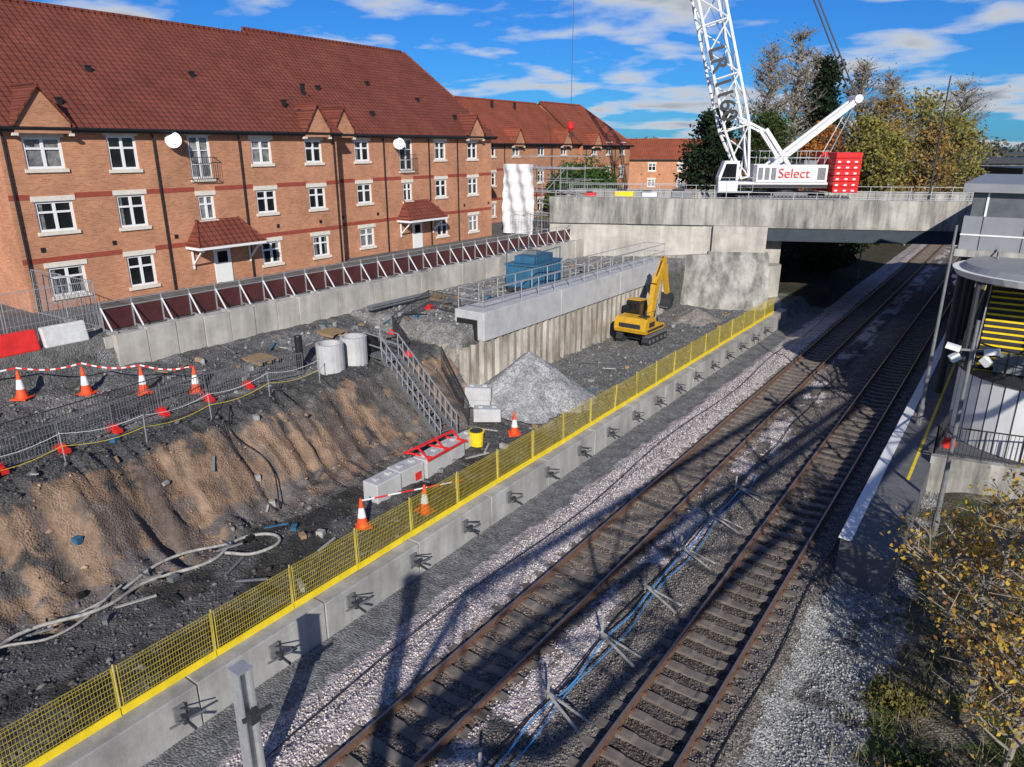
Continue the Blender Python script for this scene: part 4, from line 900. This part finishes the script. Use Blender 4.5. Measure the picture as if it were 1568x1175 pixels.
for px,fw,h,r in((885,78,5.0,3.2),(912,80,4.5,2.6),(862,76,4,2.0)):
    tree('green_shrub',*cr(px,fw),4.8,h,r,[(.05,.11,.025),(.08,.15,.035)],9000,.13,.02,70)
for x,y,h,r in((.9,16.3,4.8,1.7),(1.9,18.2,5.0,1.6),(2.6,15.6,4.4,1.7),(.2,18.6,3.4,1.1),(1.6,14.3,3.3,1.3)):
    tree('golden_sapling',x,y,hz(x,y),h,r,[(.66,.44,.06),(.54,.30,.05),(.46,.36,.09),(.26,.13,.05)],1300,.055,.30,36,bark=BARKG,twigs=8,bare=.45)
n=12000; gx=rng.uniform(-1.3,7,n); gy=rng.uniform(4,27,n); m=(fbm(gx*.8,gy*.8+3)>-.05)&((gx>-.3)|(rng.random(n)<.3)); gx=gx[m];gy=gy[m];n=len(gx)
gz=height(gx,gy); hh=rng.uniform(.12,.6,n); an=rng.uniform(0,6.28,n); wv=np.stack([np.cos(an),np.sin(an),0*an],1)*.012; ln=rng.normal(0,.14,(n,2))
B0=np.stack([gx,gy,gz],1); T0=B0+np.stack([ln[:,0],ln[:,1],hh],1)
v=np.stack([B0-wv,B0+wv,T0+wv*.2,T0-wv*.2],1).reshape(-1,3); cc=np.array([(.30,.25,.15),(.14,.17,.06),(.20,.15,.09),(.38,.33,.22)])[rng.integers(0,4,n)]
fast_mesh('weeds_and_grass',v,np.arange(4*n).reshape(n,4),LEAF,np.repeat(np.concatenate([cc,np.ones((n,1))],1),4,0))
for x,y,s,c in((.8,12.2,.5,AU),(2.2,12.6,.7,GR),(-.4,15.5,.3,YG),(3.2,13.2,.8,YG),(1.4,11.0,.5,AU),(.2,13.6,.35,GR)):
    e=empty('bramble_bush'); k=900; cen=np.array([x,y,hz(x,y)+s*.35])+rng.normal(size=(k,3))*np.array([s,s,s*.4]); leaves(cen,.045,np.array(c)*.7,e)
b=MB(); FERN=mat('fern_green',(.07,.13,.05),.7,.3,6)
for i in range(16):
    a=i*.4+random.uniform(-.1,.1); x0,y0=1.15,12.6; z0=hz(x0,y0)+.1; p=Vector((x0,y0,z0)); d=Vector((math.cos(a),math.sin(a),0)); pr=p
    for k in range(10):
        t=(k+1)/10; q=p+d*(.85*t)+Vector((0,0,.55*math.sin(t*2.3))); s=Vector((-d.y,d.x,0)); wl=.2*(1-t*.9)+.02
        b.beam(pr,q,.012,.01,FERN)
        for sg in(-1,1): b.add([pr,q,q+s*sg*wl+d*.05+Vector((0,0,-.03)),],[(0,1,2)],FERN)
        pr=q
b.obj('fern_plant')
def treemass(name,pts,h,r,cols,n,size):
    e=empty(name); cs=[]
    for (x,y,z) in pts:
        hh=h*random.uniform(.6,1.2); k=n//len(pts); u=rng.normal(size=(k,3)); u/=np.linalg.norm(u,axis=1)[:,None]; q=u*(rng.random((k,1))**.4)*np.array([r,r,hh*.5])
        q+=rng.normal(size=(k,3))*.3*size; cs.append(q+np.array([x,y,z+hh*.5]))
    leaves(np.concatenate(cs),size,np.array(cols),e)
treemass('embankment_scrub',[(random.uniform(-20,-14.2),y,.6) for y in np.arange(66,150,2)],3.6,2.2,DG,20000,.25)
treemass('embankment_scrub',[(random.uniform(8,20),y,1.5) for y in np.arange(75,190,4)],6,4,YG+AU,12000,.4)
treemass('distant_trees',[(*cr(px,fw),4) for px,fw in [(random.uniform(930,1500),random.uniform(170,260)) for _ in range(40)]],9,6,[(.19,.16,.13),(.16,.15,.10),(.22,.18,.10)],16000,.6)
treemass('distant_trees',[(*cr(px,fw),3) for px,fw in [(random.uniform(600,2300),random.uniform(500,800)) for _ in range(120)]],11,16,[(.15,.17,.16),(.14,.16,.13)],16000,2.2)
for nm,px,fw,w_,d_,h_ in(('warehouse',1530,130,30,16,5.5),('warehouse',1500,190,60,20,6),('warehouse',1600,90,14,12,5)):
    x,y=cr(px,fw); b=MB(Matrix.Translation((x,y,4.5))@Matrix.Rotation(math.radians(30),4,'Z'))
    b.box(-w_/2,w_/2,-d_/2,d_/2,0,h_-.8,CONCD); b.box(-w_/2-.5,w_/2+.5,-d_/2-.5,d_/2+.5,h_-.8,h_,DKST)
    k=-w_/2+1
    while k<w_/2-2: b.box(k,k+1.6,-d_/2-.03,-d_/2,1.5,3,GLASS); k+=3
    b.obj(nm)
for y in(75,105,140): lamp('lineside_post',-12.3,y,-.3,4.5,0)
# ---------------------------------------------------------------- world / light
EL=math.radians(26); sd=Vector((.6,-.8,0)).normalized()*math.cos(EL)+Vector((0,0,math.sin(EL)))
l=bpy.data.lights.new('sun','SUN'); l.energy=5.0; l.angle=math.radians(.5); l.color=(1,.95,.88); o=bpy.data.objects.new('sun',l); COL.objects.link(o)
o.rotation_euler=sd.to_track_quat('Z','Y').to_euler()
wd=bpy.data.worlds.new("World"); S.world=wd; wd.use_nodes=True; nt=wd.node_tree; N=nt.nodes; L=nt.links; bg=N['Background']; bg.inputs[1].default_value=.07
sk=N.new('ShaderNodeTexSky'); sk.sky_type='NISHITA'; sk.sun_disc=False; sk.sun_elevation=EL; sk.sun_rotation=math.atan2(sd.x,sd.y); sk.altitude=50; sk.air_density=1; sk.dust_density=.2; sk.ozone_density=2
tn=N.new('ShaderNodeMix'); tn.data_type='RGBA'; tn.blend_type='MULTIPLY'; tn.inputs[0].default_value=1; tn.inputs[7].default_value=(.17,.64,1.42,1); L.new(sk.outputs[0],tn.inputs[6])
tc=N.new('ShaderNodeTexCoord'); sp=N.new('ShaderNodeSeparateXYZ'); L.new(tc.outputs['Generated'],sp.inputs[0])
mz=N.new('ShaderNodeMath'); mz.operation='MAXIMUM'; mz.inputs[1].default_value=0; L.new(sp.outputs[2],mz.inputs[0])
az=N.new('ShaderNodeMath'); az.operation='ADD'; az.inputs[1].default_value=.13; L.new(mz.outputs[0],az.inputs[0])
cbn=N.new('ShaderNodeCombineXYZ')
for i in(0,1):
    d=N.new('ShaderNodeMath'); d.operation='DIVIDE'; L.new(sp.outputs[i],d.inputs[0]); L.new(az.outputs[0],d.inputs[1]); L.new(d.outputs[0],cbn.inputs[i])
ns=N.new('ShaderNodeTexNoise'); ns.inputs['Scale'].default_value=1.25; ns.inputs['Detail'].default_value=9; ns.inputs['Roughness'].default_value=.5; ns.inputs['Distortion'].default_value=.15; L.new(cbn.outputs[0],ns.inputs['Vector'])
rp=N.new('ShaderNodeValToRGB'); rp.color_ramp.elements[0].position=.475; rp.color_ramp.elements[1].position=.585; L.new(ns.outputs['Fac'],rp.inputs[0])
rc=N.new('ShaderNodeValToRGB'); rc.color_ramp.elements[0].position=.53; rc.color_ramp.elements[0].color=(.88,.92,.98,1); rc.color_ramp.elements[1].position=.69; rc.color_ramp.elements[1].color=(.33,.40,.52,1); L.new(ns.outputs['Fac'],rc.inputs[0])
sc=N.new('ShaderNodeVectorMath'); sc.operation='SCALE'; sc.inputs['Scale'].default_value=11; L.new(rc.outputs[0],sc.inputs[0])
fd=N.new('ShaderNodeMapRange'); fd.inputs[1].default_value=.2; fd.inputs[2].default_value=.6; fd.inputs[3].default_value=1; fd.inputs[4].default_value=.2; L.new(mz.outputs[0],fd.inputs[0])
fm=N.new('ShaderNodeMath'); fm.operation='MULTIPLY'; L.new(rp.outputs[0],fm.inputs[0]); L.new(fd.outputs[0],fm.inputs[1])
mx=N.new('ShaderNodeMix'); mx.data_type='RGBA'; L.new(fm.outputs[0],mx.inputs[0]); L.new(tn.outputs[2],mx.inputs[6]); L.new(sc.outputs[0],mx.inputs[7]); L.new(mx.outputs[2],bg.inputs[0])
# ---------------------------------------------------------------- camera
c=bpy.data.cameras.new('camera'); c.lens=25; c.sensor_width=36; c.clip_end=6000; c.clip_start=.1
o=bpy.data.objects.new('camera',c); COL.objects.link(o); o.location=(0,0,11.8); o.rotation_euler=(math.radians(90-18.4),0,math.radians(35.3)); S.camera=o
S.view_settings.view_transform='Standard'; S.view_settings.look='None'; S.view_settings.exposure=0
